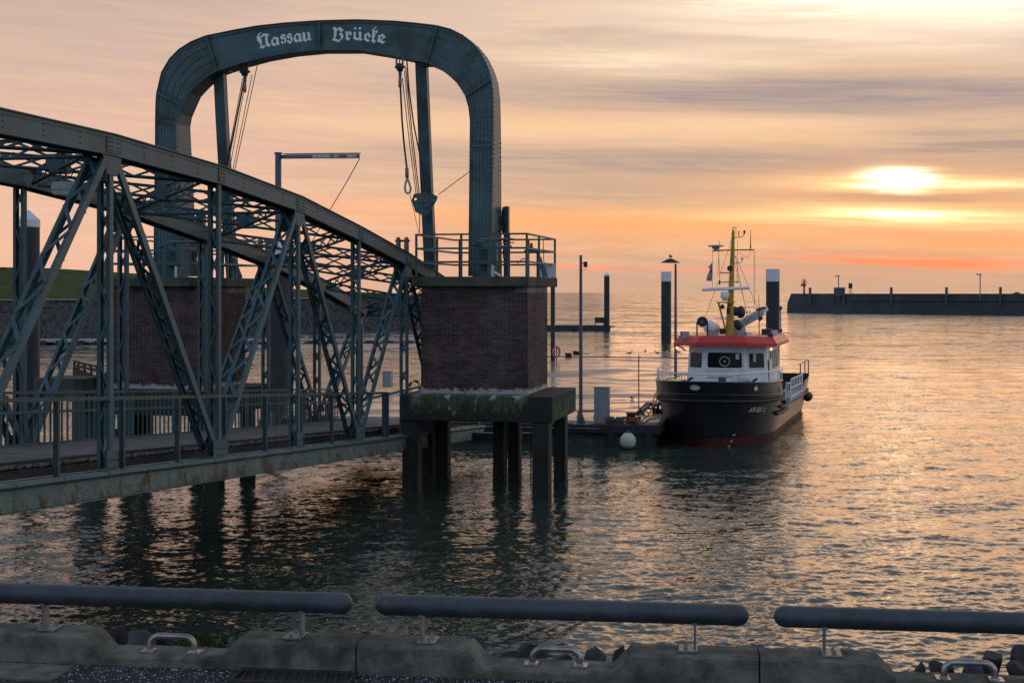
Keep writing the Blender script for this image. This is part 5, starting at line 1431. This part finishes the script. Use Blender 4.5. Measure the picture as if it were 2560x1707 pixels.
# ------------------------------------------------------------------ THE BOAT
PH = R(17.0); CA, SA = math.cos(PH), math.sin(PH)
SX, SY = 6.45, 47.9
def BP(s, w, z): return Vector((SX + s*SA + w*CA, SY + s*CA - w*SA, z))
AX = Vector((SA, CA, 0)); AW = Vector((CA, -SA, 0))
boat = thing('pilot_boat', BP(8, 0, 0), 'black and white workboat with red wheelhouse roof and yellow mast moored by the pontoon', 'boat')
LEN = 17.0
def hull_pt(k, z, side):
    t = max(0, min(1, (z+.4)/2.6))
    s0 = .55-.95*t**.9
    s = s0 + k*(LEN-s0)
    B = 1.62+.62*min(1, t*1.25)**.6 if t > 0 else 1.5
    kk = min(1, k/.25)
    ex = .50+.40*(1-t)
    b = B*(1-(1-kk)**2.15)**ex
    if k > .7: b *= 1-.13*((k-.7)/.3)**2
    return s, side*b
def sheer(s):
    """top of the plating: high bow bulwark, then a low side deck, then the stern bulwark"""
    if s < 3.6: return 2.12+.16*max(0, 1-(s+1)/3)
    if s < 4.7: return 2.12-(s-3.6)/1.1*1.08
    if s < 11.2: return 1.04-.02*(s-4.7)
    if s < 12.2: return .91+(s-11.2)*.72
    return 1.63
ks = np.concatenate([np.linspace(0, .04, 6), np.linspace(.05, .24, 14), np.linspace(.26, 1, 40)])
def hull_side(side, zlo, zhi, off=0.0, nz=8):
    vs = []; fs = []
    for k in ks:
        s_mid, _ = hull_pt(k, 1.0, side); top = sheer(s_mid) if zhi is None else zhi
        top = max(top, zlo+.02)
        for j in range(nz+1):
            z = zlo+(top-zlo)*j/nz; s, w = hull_pt(k, z, side); vs.append(BP(s-(off if k < .03 else 0), w+side*off, z))
    n = nz+1
    for i in range(len(ks)-1):
        for j in range(nz): fs.append((i*n+j, (i+1)*n+j, (i+1)*n+j+1, i*n+j+1))
    return vs, fs
mb = MB()
for side in (-1, 1): mb.add(*hull_side(side, .28, None, nz=10))
tr = [BP(*hull_pt(1, z, -1), z) for z in (.28, .9, 1.63)] + [BP(*hull_pt(1, z, 1), z) for z in (1.63, .9, .28)]
mb.add(tr, [(0,1,2,3,4,5)]); mb.build('hull', HULL, boat, smooth=True)
mb = MB()
for side in (-1, 1): mb.add(*hull_side(side, -.45, .28, nz=3))
mb.build('boot_top', RED_D, boat, smooth=True)
def hull_line(z0, kset, side, off): return [BP(hull_pt(k, z0(k) if callable(z0) else z0, side)[0]-(off if k < .02 else 0), hull_pt(k, z0(k) if callable(z0) else z0, side)[1]+side*off, z0(k) if callable(z0) else z0) for k in kset]
def full_line(z0, kmax, off):
    kset = [k for k in ks if k <= kmax]; a = hull_line(z0, kset[::-1], -1, off); b = hull_line(z0, kset[1:], 1, off); return a+b
MB().tube(full_line(lambda k: 1.50+.10*max(0,1-k/.10), .25, .05), .055, 10).build('rub_rail', RUBBER, boat, smooth=True)
MB().tube(full_line(lambda k: 1.43+.10*max(0,1-k/.10), .24, .03), .03, 8).build('rub_rail', HULL, boat, smooth=True)
MB().tube(full_line(lambda k: 1.72+.10*max(0,1-k/.10), .27, .02), .022, 8).build('knuckle', GREY_EQ if False else HULL, boat, smooth=True)
mb = MB(); L = full_line(lambda k: sheer(hull_pt(k, 1.9, 1)[0])+.0, .275, .0)
mb.tube(L, .032, 8); mb.build('bulwark_cap', HULL, boat, smooth=True)
for side in (-1, 1):
    MB().tube(hull_line(lambda k: 1.16-.22*(k-.2)/.8, [k for k in ks if k > .20], side, .05), .055, 8).build('rub_rail', RUBBER, boat, smooth=True)
    MB().tube(hull_line(lambda k: .95-.1*(k-.17), [k for k in ks if .17 < k < .36], side, .05), .07, 8).build('rub_rail', RUBBER, boat, smooth=True)
    MB().tube(hull_line(lambda k: 1.30, [.25,.28,.31,.34], side, .06), .08, 8).build('rub_rail', RUBBER, boat, smooth=True)
# decks
mb = MB(); kset = [k for k in ks if k < .29]; a = [BP(hull_pt(k, 1.35, -1)[0], hull_pt(k, 1.35, -1)[1]*.98, 1.40) for k in kset]; b = [BP(hull_pt(k, 1.35, 1)[0], hull_pt(k, 1.35, 1)[1]*.98, 1.40) for k in kset]
n = len(kset); mb.add(a+b, [(i, i+1, n+i+1, n+i) for i in range(n-1)]); mb.build('fore_deck', GREY_EQ, boat)
mb = MB(); kset = [k for k in ks if k > .27]; a = [BP(hull_pt(k, .8, -1)[0], hull_pt(k, .8, -1)[1]*.98, .84) for k in kset]; b = [BP(hull_pt(k, .8, 1)[0], hull_pt(k, .8, 1)[1]*.98, .84) for k in kset]
n = len(kset); mb.add(a+b, [(i, i+1, n+i+1, n+i) for i in range(n-1)]); mb.build('main_deck', GREY_EQ, boat)
MB().box(BP(4.45, 0, 1.12), AX*.03, AW*4.2, EZ*.56).build('break_bulkhead', WHITE, boat)
# fairleads in the bow bulwark
def find_hull(x, y, side):
    best = None
    for k in np.linspace(0, .6, 400):
        for z in np.linspace(-.2, 2.2, 100):
            s, w = hull_pt(k, z, side); p = BP(s, w, z); px = 1280+F*p.x/p.y; py = 731+F*(H-p.z)/p.y
            e = (px-x)**2+(py-y)**2
            if best is None or e < best[0]: best = (e, k, z)
    _, k, z = best
    p = BP(*hull_pt(k, z, side), z); pk = BP(*hull_pt(k+.004, z, side), z); pz = BP(*hull_pt(k, z+.03, side), z+.03)
    t = (pk-p).normalized(); u = (pz-p).normalized()
    if t.x < 0: t = -t
    nrm = t.cross(u).normalized(); nrm = nrm if nrm.y < 0 else -nrm
    return p, t, u, nrm
for (x, y, side, w) in ((1745.5, 967, -1, .16), (1889.5, 970, 1, .10), (1949.5, 972, 1, .08), (1654, 968, -1, .08)):
    p, t, u, nr_ = find_hull(x, y, side)
    el_ = [p+nr_*.012+t*math.cos(a)*w*1.15+u*math.sin(a)*.085 for a in np.linspace(0, 2*math.pi, 19)]
    ringo = MB().tube(el_, .016, 6).build('fairlead', GREY_EQ, boat)
    e2 = [p+nr_*.008+t*math.cos(a)*w+u*math.sin(a)*.07 for a in np.linspace(0, 2*math.pi, 18, endpoint=False)]
    MB().add(e2, [tuple(range(18))]).build('fairlead_painted_light', mat('fairlead_daylight_white', (.85,.85,.85), .5, bump=0), ringo)  # near-white disc fills the opening: daylight seen through it, painted as colour
# name on the bow, draught marks
NAME = mat('boat_lettering', (.80,.66,.42), .6, bump=0)
def hull_text(txt, x, y, side, size, m, shear, adv, rot=0.0):
    allv = []; allf = []
    for i, ch in enumerate(txt):
        me = text_mesh(ch, size, m, shear=shear, bold=.004)
        p, t, u, nr_ = find_hull(x+(i-(len(txt)-1)/2)*adv, y-(i-(len(txt)-1)/2)*rot, side)
        n0 = len(allv)
        for v in me.vertices: allv.append(p + t*v.co.x + u*v.co.y + nr_*(.016+v.co.z))
        for f in me.polygons: allf.append(tuple(n0+i_ for i_ in f.vertices))
        bpy.data.meshes.remove(me)
    return MB().add(allv, allf).build('name_lettering', m, boat)
hull_text('ARGUS', 1892, 1024, 1, .26, NAME, .35, 8.4, .35)
hull_text('ARGUS', 1664, 1020, -1, .19, GREY_EQ, .2, 3.4, -1.2)
hull_text('14', 1834, 1087, 1, .10, WHITE, .2, 3.6)
hull_text('12', 1827.5, 1101.5, 1, .10, WHITE, .2, 3.6)
hull_text('10', 1821.5, 1114.5, 1, .09, WHITE, .2, 3.6)
# bow rail
L = [p+EZ*.40 for p in full_line(2.1, .26, -.05)]
rail = MB().tube(L, .024, 8).build('bow_rail', WHITE, boat, smooth=True)
for i in range(0, len(L), 3):
    MB().tube([L[i], L[i]-EZ*.42], .019, 6).build('stanchion', WHITE, rail)
for i in (3, len(L)-4): MB().tube([L[i], L[i]-EZ*.42+AX*.25], .017, 6).build('stanchion', WHITE, rail)
# side rails (right side seen, left side behind)
for side in (1, -1):
    pts = [BP(s, side*(2.22-.0*s), z) for s, z in ((4.9, 1.95), (5.6, 1.88), (6.4, 1.86))]
    g1 = MB().tube(pts, .022, 8).build('side_rail', WHITE, boat)
    for s in (4.9, 5.6, 6.4): MB().tube([BP(s, side*2.22, 1.02), BP(s, side*2.22, 1.90)], .02, 6).build('stanchion', WHITE, g1)
    for (z, s0, s1) in ((1.96, 6.9, 11.3), (1.62, 6.9, 11.3), (1.30, 6.9, 11.3)):
        g2 = MB().tube([BP(s, side*2.2, z-.012*(s-7)) for s in np.linspace(s0, s1, 6)], .021, 8).build('side_rail', WHITE, boat)
    for s in np.linspace(6.9, 11.3, 8): MB().tube([BP(s, side*2.2, .98), BP(s, side*2.2, 1.96-.012*(s-7))], .02, 6).build('stanchion', WHITE, g2)
    for s in (13, 15, 16.6): MB().tube([BP(s, side*1.95, 1.6), BP(s, side*1.95, 2.25)], .025, 6).build('stern_post', BLACK_EQ, boat)
MB().tube([BP(11.8, 1.98, 2.25), BP(16.7, 1.92, 2.25), BP(16.7, -1.92, 2.25)], .015, 6).build('stern_wire', BLACK_EQ, boat)
# wheelhouse
Z0w, Z1w = 1.38, 3.27
fp = [(9.6,-1.46), (5.35,-1.50), (4.75,-.72), (4.75,.72), (5.35,1.50), (9.6,1.46)]
mb = MB(); lo = [BP(s, w*1.04, Z0w if s < 5 else .84) for s, w in fp]; hi = [BP(s+.10, w*.955, Z1w) for s, w in fp]; n = len(fp)
mb.add(lo+hi, [(i, (i+1) % n, n+(i+1) % n, n+i) for i in range(n)]); mb.build('wheelhouse', WHITE, boat)
def wall_pt(i, j, t, z):      # a point on the wall between footprint corners i and j
    k = (z-Z0w)/(Z1w-Z0w); a = Vector((fp[i][0]+.10*k, fp[i][1]*(1.04-.085*k), 0)); b = Vector((fp[j][0]+.10*k, fp[j][1]*(1.04-.085*k), 0)); c = a+(b-a)*t
    return c.x, c.y
def window(i, j, t0, t1, z0, z1, name='window', mulr=.05):
    def qd(m_, off):
        out = []
        cs = [(t0, z0), (t1, z0), (t1, z1), (t0, z1)]
        ct_, cz_ = (t0+t1)/2, (z0+z1)/2; L_ = (Vector(wall_pt(i, j, 1, z0))-Vector(wall_pt(i, j, 0, z0))).length
        for (ct0, cz0, q0) in ((t0, z0, 180), (t1, z0, 270), (t1, z1, 0), (t0, z1, 90)):
            sx = 1 if ct0 == t0 else -1; sz = 1 if cz0 == z0 else -1; r = mulr
            for a in (0, 30, 60, 90):
                aa = R(q0+a); tx = ct0 + (sx*(r) + math.cos(aa)*r - sx*m_*0)/L_; zz = cz0 + sz*r + math.sin(aa)*r
                tx += (m_*(1 if tx > ct_ else -1))/L_; zz += m_*(1 if zz > cz_ else -1)
                s, w = wall_pt(i, j, tx, zz); out.append((s, w, zz))
        a = Vector(wall_pt(i, j, 0, 2)); b = Vector(wall_pt(i, j, 1, 2)); d = (b-a).normalized(); nn = Vector((-d.y, d.x)) 
        ctr = Vector((7, 0)); mid = (a+b)/2
        if (mid+nn-ctr).length < (mid-ctr).length: nn = -nn
        return [BP(s+nn.x*off, w+nn.y*off, z) for (s, w, z) in out]
    fr_ = MB().prism(qd(.028, .004), (BP(0,0,0)-BP(0,0,0))+Vector((0,0,0)))
    A = qd(.026, .004); B = qd(.026, .022); C = qd(0, .024); n = len(A); m2 = MB()
    m2.add(A+B+C, [(k, (k+1) % n, n+(k+1) % n, n+k) for k in range(n)] + [(n+k, n+(k+1) % n, 2*n+(k+1) % n, 2*n+k) for k in range(n)])
    f_ = m2.build(name, WHITE, boat)
    g_ = qd(0, .012); MB().add(g_, [tuple(range(n))]).build('pane', GLASS, f_)
    return f_, qd
wf, qd = window(2, 3, .05, .95, 2.46, 3.02, mulr=.07)
# clear-view screen and blind in the middle window
c = BP(4.78, .0, 2.70); nrm = -AX
cv_ = [c+AW*math.cos(a)*.185+EZ*math.sin(a)*.17-AX*.02 for a in np.linspace(0, 2*math.pi, 25)]
MB().tube(cv_, .012, 6).build('clear_view_screen', WHITE, wf, smooth=True)
MB().tube([c-AX*.02, c-AX*.05], .045, 12).build('screen_motor', GREY_EQ, wf)
MB().box(BP(4.785, .47, 2.89), AX*.006, AW*.13, EZ*.22).build('sun_blind', BLIND, wf)
window(1, 2, .14, .80, 2.44, 3.0)
wr, _ = window(3, 4, .20, .86, 2.46, 3.0)
MB().box(BP(5.02, 1.06, 2.84), AX*.10, AW*.09, EZ*.30).build('sun_blind', BLIND, wr)
for (t0, t1) in ((.20, .27), (.36, .44), (.50, .58), (.64, .72), (.78, .86)):
    window(4, 5, t0, t1, 2.35, 3.02, mulr=.03)
MB().box(BP(6.0, 1.535, 2.0), AX*.62, AW*.02, EZ*1.5).build('side_door', WHITE, boat)
MB().box(BP(4.66, .06, 2.43), AX*.03, AW*2.3, EZ*.018).build('grab_rail', WHITE, boat)
for (w, r_) in ((-1.05, -.1), (.82, .05)): MB().beam(BP(4.9+abs(w)*.1-.05, w, 3.12), BP(4.85+abs(w)*.1-.05, w-.12, 2.98), .02, .02).build('wiper', BLACK_EQ, boat)
# red roof with sloping fascia, bevelled front corners
rb = [(9.9,-1.85), (5.0,-1.95), (4.1,-.95), (4.1,.95), (5.0,1.88), (9.9,1.80)]
rows = [(0, 0, Z1w-.02), (.0, .0, Z1w+.09), (.14, .17, Z1w+.33)]
vs = []
for (ds, dw, z) in rows:
    for (s, w) in rb: vs.append(BP(s+(ds if s < 6 else -ds), w-dw*(1 if w > 0 else -1), z + (.05 if abs(w) < 1.2 else 0)))
n = 6; fs = [(r_*n+i, r_*n+(i+1) % n, (r_+1)*n+(i+1) % n, (r_+1)*n+i) for r_ in range(2) for i in range(n)] + [tuple(range(n)), tuple(2*n+i for i in range(n))]
MB().add(vs, fs).build('roof', RED, boat)
ZR = Z1w+.35
for (s, w) in ((4.6, 1.72), (8.6, 1.72), (4.9, -1.8)):
    lb = MB().sphere(BP(s, w, Z1w-.10), .055, .055, .05, 10, 6).build('deck_lamp', LIT, boat, smooth=True)
MB().tube([BP(4.9,-1.8,Z1w-.02), BP(4.9,-1.62,Z1w-.08), BP(4.95,-1.5,Z1w-.2)], .03, 8).build('lamp_arm', GREY_EQ, boat)
# foredeck gear
wd = thing  # (the gear below is bolted to the boat: parts)
w_ = MB().tube([BP(2.6,-.75,1.98), BP(2.6,.45,1.98)], .10, 14).build('windlass', WHITE, boat, smooth=True)
MB().tube([BP(2.6,.1,2.08), BP(2.6,.35,2.08)], .17, 16).build('drum', BLACK_EQ, w_)
MB().box(BP(2.65,.2,1.68), AX*.5, AW*.6, EZ*.55).build('base', BLACK_EQ, w_)
MB().beam(BP(2.6,-.3,2.22), BP(2.6,.62,2.26), .07, .05).build('brake_lever', GREY_EQ, w_)
for w in (-1.15, 1.15):
    b_ = MB().box(BP(2.9,w,1.75), AX*.12, AW*.3, EZ*.7).build('bitts', IRON, boat)
    MB().beam(BP(2.9,w-.2,1.85), BP(2.9,w+.28,2.2), .08, .08).build('horn', IRON, b_)
MB().tube([BP(2.5,-2.0,2.05), BP(2.7,-1.3,2.25)], .03, 6).build('davit_arm', YELLOW_T, boat)
MB().lathe(BP(4.55, .75, 1.4), [(.12,0),(.12,.55),(.2,.7),(.2,.85)], 12, axis=(0,0,1)).build('ventilator', WHITE, boat)
MB().lathe(BP(4.5, -1.2, 1.4), [(.1,0),(.1,.6),(.16,.72),(.16,.85)], 12).build('ventilator', WHITE, boat)
MB().sphere(BP(12.5, .6, 1.35), .55, .9, .75, 14, 8).build('covered_dinghy', mat('blue_tarp', (.03,.06,.13), .7, 0, .2, 4, bump=.4, bscale=8), boat, smooth=True)
MB().lathe(BP(14.6, 2.12, .75), [(.05,-.3),(.17,-.2),(.19,0),(.19,.2),(.1,.35)], 14, axis=(.3,.9,.1)).build('stern_fender', RUBBER, boat)
MB().box(BP(14.2, 0, 1.6), AX*3, AW*1.6, EZ*.35).build('aft_hatch', BLACK_EQ, boat)
MB().box(BP(5.1, 1.98, 1.5), AX*.2, AW*.12, EZ*.35).build('side_lamp_box', RED_D, boat)
# mast
ZM = 54.1
def M(x, y, dz=0): return P(x, y, ZM+dz)
mast = MB(); mb_ = [M(1824, 838), M(1826, 760), M(1829, 700), M(1831.5, 630), M(1833, 580)]
mast.tube(mb_, [.165,.125,.10,.08,.055], 10); mast = mast.build('mast', YELLOW, boat, smooth=True)
MB().tube([M(1833,582), M(1833,574)], .045, 10).build('mast_light', GREY_EQ, mast)
MB().tube([M(1834,571), M(1834,568)], [.08,.04], 12).build('dome_antenna', GREY_EQ, mast)
MB().tube([M(1840,594), M(1840,566)], .010, 5).build('whip_antenna', BLACK_EQ, mast)
MB().tube([M(1834,595), M(1855,592), M(1861,585)], .016, 6).build('arm', YELLOW, mast)
MB().tube([M(1861,585), M(1861,576)], [.03,.045], 8).build('signal_lamp', BLACK_EQ, mast)
MB().tube([M(1847,592), M(1847,581), M(1847,579)], [.015,.02,.06], 8).build('wind_sensor', GREY_EQ, mast)
MB().tube([M(1828.5,602), M(1828.5,609)], .045, 10).build('signal_lamp', WHITE, mast)
MB().tube([M(1829,626), M(1829,620)], .035, 8).build('signal_lamp', GREY_EQ, mast)
MB().tube([M(1781,627.5), M(1826,625), M(1886,624.5)], .026, 8).build('yard', YELLOW, mast)
MB().tube([M(1770,614.5), M(1809,614.5)], .022, 10).build('aerial_disc', GREY_EQ, mast)
mbx = MB(); mbx.lathe(M(1789.5,621), [(.03,-.08),(.12,-.02),(.15,.05),(.30,.07),(.30,.11),(.1,.13)], 16); mbx.build('satellite_dish', GREY_EQ, mast)
MB().tube([M(1876.5,622), M(1876.5,611), M(1877,575)], [.03,.02,.008], 6).build('whip_antenna', BLACK_EQ, mast)
MB().tube([M(1795,690), M(1797,640), M(1799,602)], .010, 5).build('whip_antenna', GREY_EQ, mast)
MB().tube([M(1800,706), M(1796,611)], .009, 5).build('whip_antenna', GREY_EQ, mast)
MB().tube([M(1800,682), M(1832,682)], .022, 8).build('spreader', YELLOW, mast)
MB().tube([M(1795,706), M(1848,704)], .020, 8).build('spreader', YELLOW, mast)
MB().tube([M(1799,712), M(1799,700)], .03, 8).build('antenna_base', BLACK_EQ, mast)
MB().tube([M(1843,708), M(1843,700), M(1844,600)], [.03,.01,.007], 6).build('whip_antenna', GREY_EQ, mast)
MB().tube([M(1834,657), M(1852,657), M(1856,651)], .014, 6).build('arm', YELLOW, mast)
MB().tube([M(1855.5,651), M(1855.5,643)], .045, 8).build('signal_lamp', WHITE, mast)
mbx = MB(); mbx.tube([M(1825,671,-.1), M(1825,671,.25)], [.11,.03], 16); mbx.build('horn', BLACK_EQ, mast)
fl = MB(); fx = [(1781,655),(1771,668),(1775,674),(1768,690),(1766,702),(1779,703),(1781,690)]
pp = [M(x,y,.1*(i%2)) for i,(x,y) in enumerate(fx)]; fl.add(pp+[p+Vector((0,.02,0)) for p in pp], [(0,1,2,3,4,5,6),(13,12,11,10,9,8,7)]); fl.build('flag', mat('flag_cloth', (.30,.28,.31), .9, 0, .4, 9, (.12,.11,.13), .6, 8, .3), mast)
MB().tube([M(1781,628), M(1781,720)], .007, 5).build('halyard', ROPE, mast)
for (a, b_, r) in (((1839,640),(1893,768),.008), ((1838,640),(1868,790),.008), ((1885,628),(1885,800),.006), ((1887,628),(1887,760),.006), ((1830,600),(1798,690),.007), ((1795,706),(1762,795),.008), ((1836,655),(1866,775),.006), ((1877,628),(1868,645),.006), ((1868,645),(1845,630),.006)):
    MB().tube([M(*a), M(*b_, .6)], r, 5).build('stay_wire', ROPE, mast)
MB().tube([M(1755,724,-.25), M(1756,724,-.25), M(1873,719.5,-.1), M(1874,719.5,-.1)], [.03,.062,.062,.03], 12).build('radar_antenna', WHITE, mast, smooth=True)
rd = MB(); rd.lathe(M(1812,752,-.3), [(.06,0),(.09,.03),(.155,.12),(.165,.22),(.15,.32),(.08,.37)], 18); rd.build('radar_dome', WHITE, mast, smooth=True)
MB().box(M(1814,756,-.15), (.62,0,0), (0,.5,0), (0,0,.05)).build('radar_platform', YELLOW, mast)
MB().beam(M(1796,757,-.1), M(1815,828,.0), .05, .05).build('platform_strut', YELLOW, mast)
MB().tube([M(1806,767,-.4), M(1806,767,-.2)], [.09,.05], 14).build('horn', BLACK_EQ, mast)
MB().tube([M(1821,783,-.1), M(1821,770,-.1)], .07, 10).build('signal_lamp', RED_D, mast)
# roof gear
sl = MB().tube([M(1755.5,804,-1.0), M(1756.5,804,-.7), M(1757,804,-.55)], [.195,.195,.08], 20).build('searchlight', BLACK_EQ, boat, smooth=True)
MB().tube([M(1755.5,804,-1.01), M(1755.5,804,-1.03)], .16, 20).build('lens', GLASS, sl)
MB().tube([M(1755.5,804,-1.03), M(1755.5,804,-1.05)], .02, 10).build('bulb', WHITE, sl)
for dx in (-13, 13): MB().beam(M(1755.5+dx,804,-.85), M(1755.5+dx,845,-.85), .035, .05).build('yoke', BLACK_EQ, sl)
MB().tube([M(1775,842,0), M(1775,815,0)], .12, 12).build('raft_cradle', GREY_EQ, boat)
MB().tube([M(1768,816,-.1), M(1772,816,0), M(1786,822,.5), M(1790,824,.6)], [.12,.24,.24,.12], 18).build('life_raft', WHITE, boat, smooth=True)
MB().box(M(1783,838,.1), (.36,0,0), (0,.3,0), (0,0,.28)).build('roof_box', GREY_EQ, boat)
MB().sphere(M(1780,846,-.2), .1, .1, .1, 10, 6).build('roof_cowl', BLACK_EQ, boat)
MB().box(M(1807,828,.1), (.24,0,0), (0,.1,0), (0,0,.22)).build('roof_speaker', BLACK_EQ, boat)
MB().box(M(1712,839,-1.2), AW*.34, AX*.03, EZ*.32).build('side_board', GREY_EQ, boat)
for dx in (-9, 0, 9): MB().tube([M(1712+dx,851,-1.2), M(1712+dx,829,-1.2)], .010, 5).build('board_post', BLACK_EQ, boat)
for (x, y, r) in ((1838,778,.19), (1852,780,.24)): MB().sphere(M(x,y,.3), r*.75, r, r, 14, 8).build('day_ball', BLACK_EQ, boat, smooth=True)
cr = MB().tube([M(1849,845,.5), M(1849,812,.5)], [.26,.22], 16).build('crane', GREY_EQ, boat, smooth=True)
MB().beam(M(1850,812,.5), M(1905,780,1.2), .20, .26).build('boom', GREY_EQ, cr)
MB().beam(M(1888,788,1.0), M(1917,770,1.3), .13, .17).build('boom_extension', WHITE, cr)
MB().tube([M(1853,820,.3), M(1842,810,.3), M(1840,800,.3)], [.14,.16,.1], 12).build('slew_motor', BLACK_EQ, cr)
MB().beam(M(1892,774,1.1), M(1912,769,1.2), .16, .07).build('winch', BLACK_EQ, cr)
MB().tube([M(1897,800,1), M(1905,793,1)], .07, 10).build('hook_ball', RED_D, cr)
for pts_ in (((1858,806),(1866,790),(1876,788)), ((1862,812),(1872,798),(1880,790)), ((1868,785),(1868,776),(1875,776),(1875,784))):
    MB().tube([M(x,y,.25) for x,y in pts_], .016, 6).build('hydraulic_hose', RUBBER, cr)
MB().tube([M(1868,843,.5), M(1868,830,.5)], .12, 12).build('roof_fan', GREY_EQ, boat)
MB().box(M(1872,838,.2), (.18,0,0), (0,.2,0), (0,0,.26)).build('roof_box', WHITE, boat)
o = MB().tube([M(1907,845,.4), M(1907,822,.4)], .01, 6)
MB().box(M(1917,834,.6), AW*.36, AX*.35, EZ*.36).build('roof_locker', BLACK_EQ, boat)
MB().box(M(1935.5,836,.9), AW*.26, AX*.03, EZ*.34).build('roof_sign', WHITE, boat)
MB().tube([M(1952,858,1.6), M(1951,765,1.6)], .03, 8).build('side_pole', GREY_EQ, boat)
for y in (770, 826): MB().box(M(1952,y,1.6), (.10,0,0), (0,.1,0), (0,0,.12)).build('pole_clamp', BLACK_EQ, boat)
MB().tube([M(1898,845,.6), M(1898,800,.6), M(1897,735,.6)], [.02,.02,.006], 6).build('whip_antenna', BLACK_EQ, boat)
for (x0, x1) in ((1738, 1800), (1842, 1875)):
    MB().tube([M(x0,826,-.2), M(x1,826,-.2)], .010, 5).build('roof_rail', GREY_EQ, boat)
MB().box(BP(5.2,1.62,ZR-.1), AX*.2, AW*.2, EZ*.42).build('navigation_box', BLACK_EQ, boat)
# mooring lines and black gangway
p0, _, _, n0 = find_hull(1654, 968, -1)
g = P(1583, 1060, 48.9)
rope('mooring_rope', [p0+n0*.02, P(1646,990,50.0), P(1634,1015,49.6), P(1620,1038,49.3), P(1602,1053,49), g+EZ*.1], .022, ORANGE, 'orange mooring rope from the left bow fairlead down to the square bollard', 'rope')
rope('mooring_rope', [p0+n0*.02-EZ*.1, P(1637,985,50.2), P(1632,1010,50), P(1627,1030,49.9), P(1622,1036,49.8), P(1617,1030,49.8), P(1616,1020,49.9)], .020, ORANGE, 'second orange rope sagging in a loop left of the bow', 'rope')
root = thing('gangway', P(1625, 1048, 52.5), 'black metal gangway with railings lying left of the bow', 'gangway')
for (a, b_) in (((1592,1033),(1618,1008)), ((1602,1034),(1628,1008)), ((1592,1033),(1660,1040)), ((1618,1008),(1655,1012)), ((1612,1020),(1652,1024)), ((1645,1010),(1645,1048)), ((1655,1008),(1655,1046)), ((1634,1009),(1634,1040)), ((1600,1044),(1650,1046))):
    MB().beam(P(*a, 53), P(*b_, 53.4), .10, .07).build('frame_bar', BLACK_EQ, root)
for (a, b_, m_) in (((1630,1016),(1652,1006),GREY_EQ), ((1606,1026),(1622,1012),GREY_EQ), ((1637,1030),(1658,1030),IRON), ((1610,1040),(1655,1036),RUBBER)):
    MB().tube([P(*a, 52.8), P(*b_, 53.0)], .07, 8).build('roller', m_, root)
for j, pts_ in enumerate((((1560,1048),(1566,1050),(1572,1056),(1590,1062),(1610,1060),(1622,1050),(1640,1047)), ((1540,1052),(1552,1050),(1560,1052),(1568,1060),(1585,1063)))):
    rope('cable', [on_deck(x, y)+EZ*.03 for x, y in pts_], .018, RUBBER, ['black cable snaking over the pontoon corner towards the boat', 'black cable running from the bundles to the square bollard'][j], 'cable')
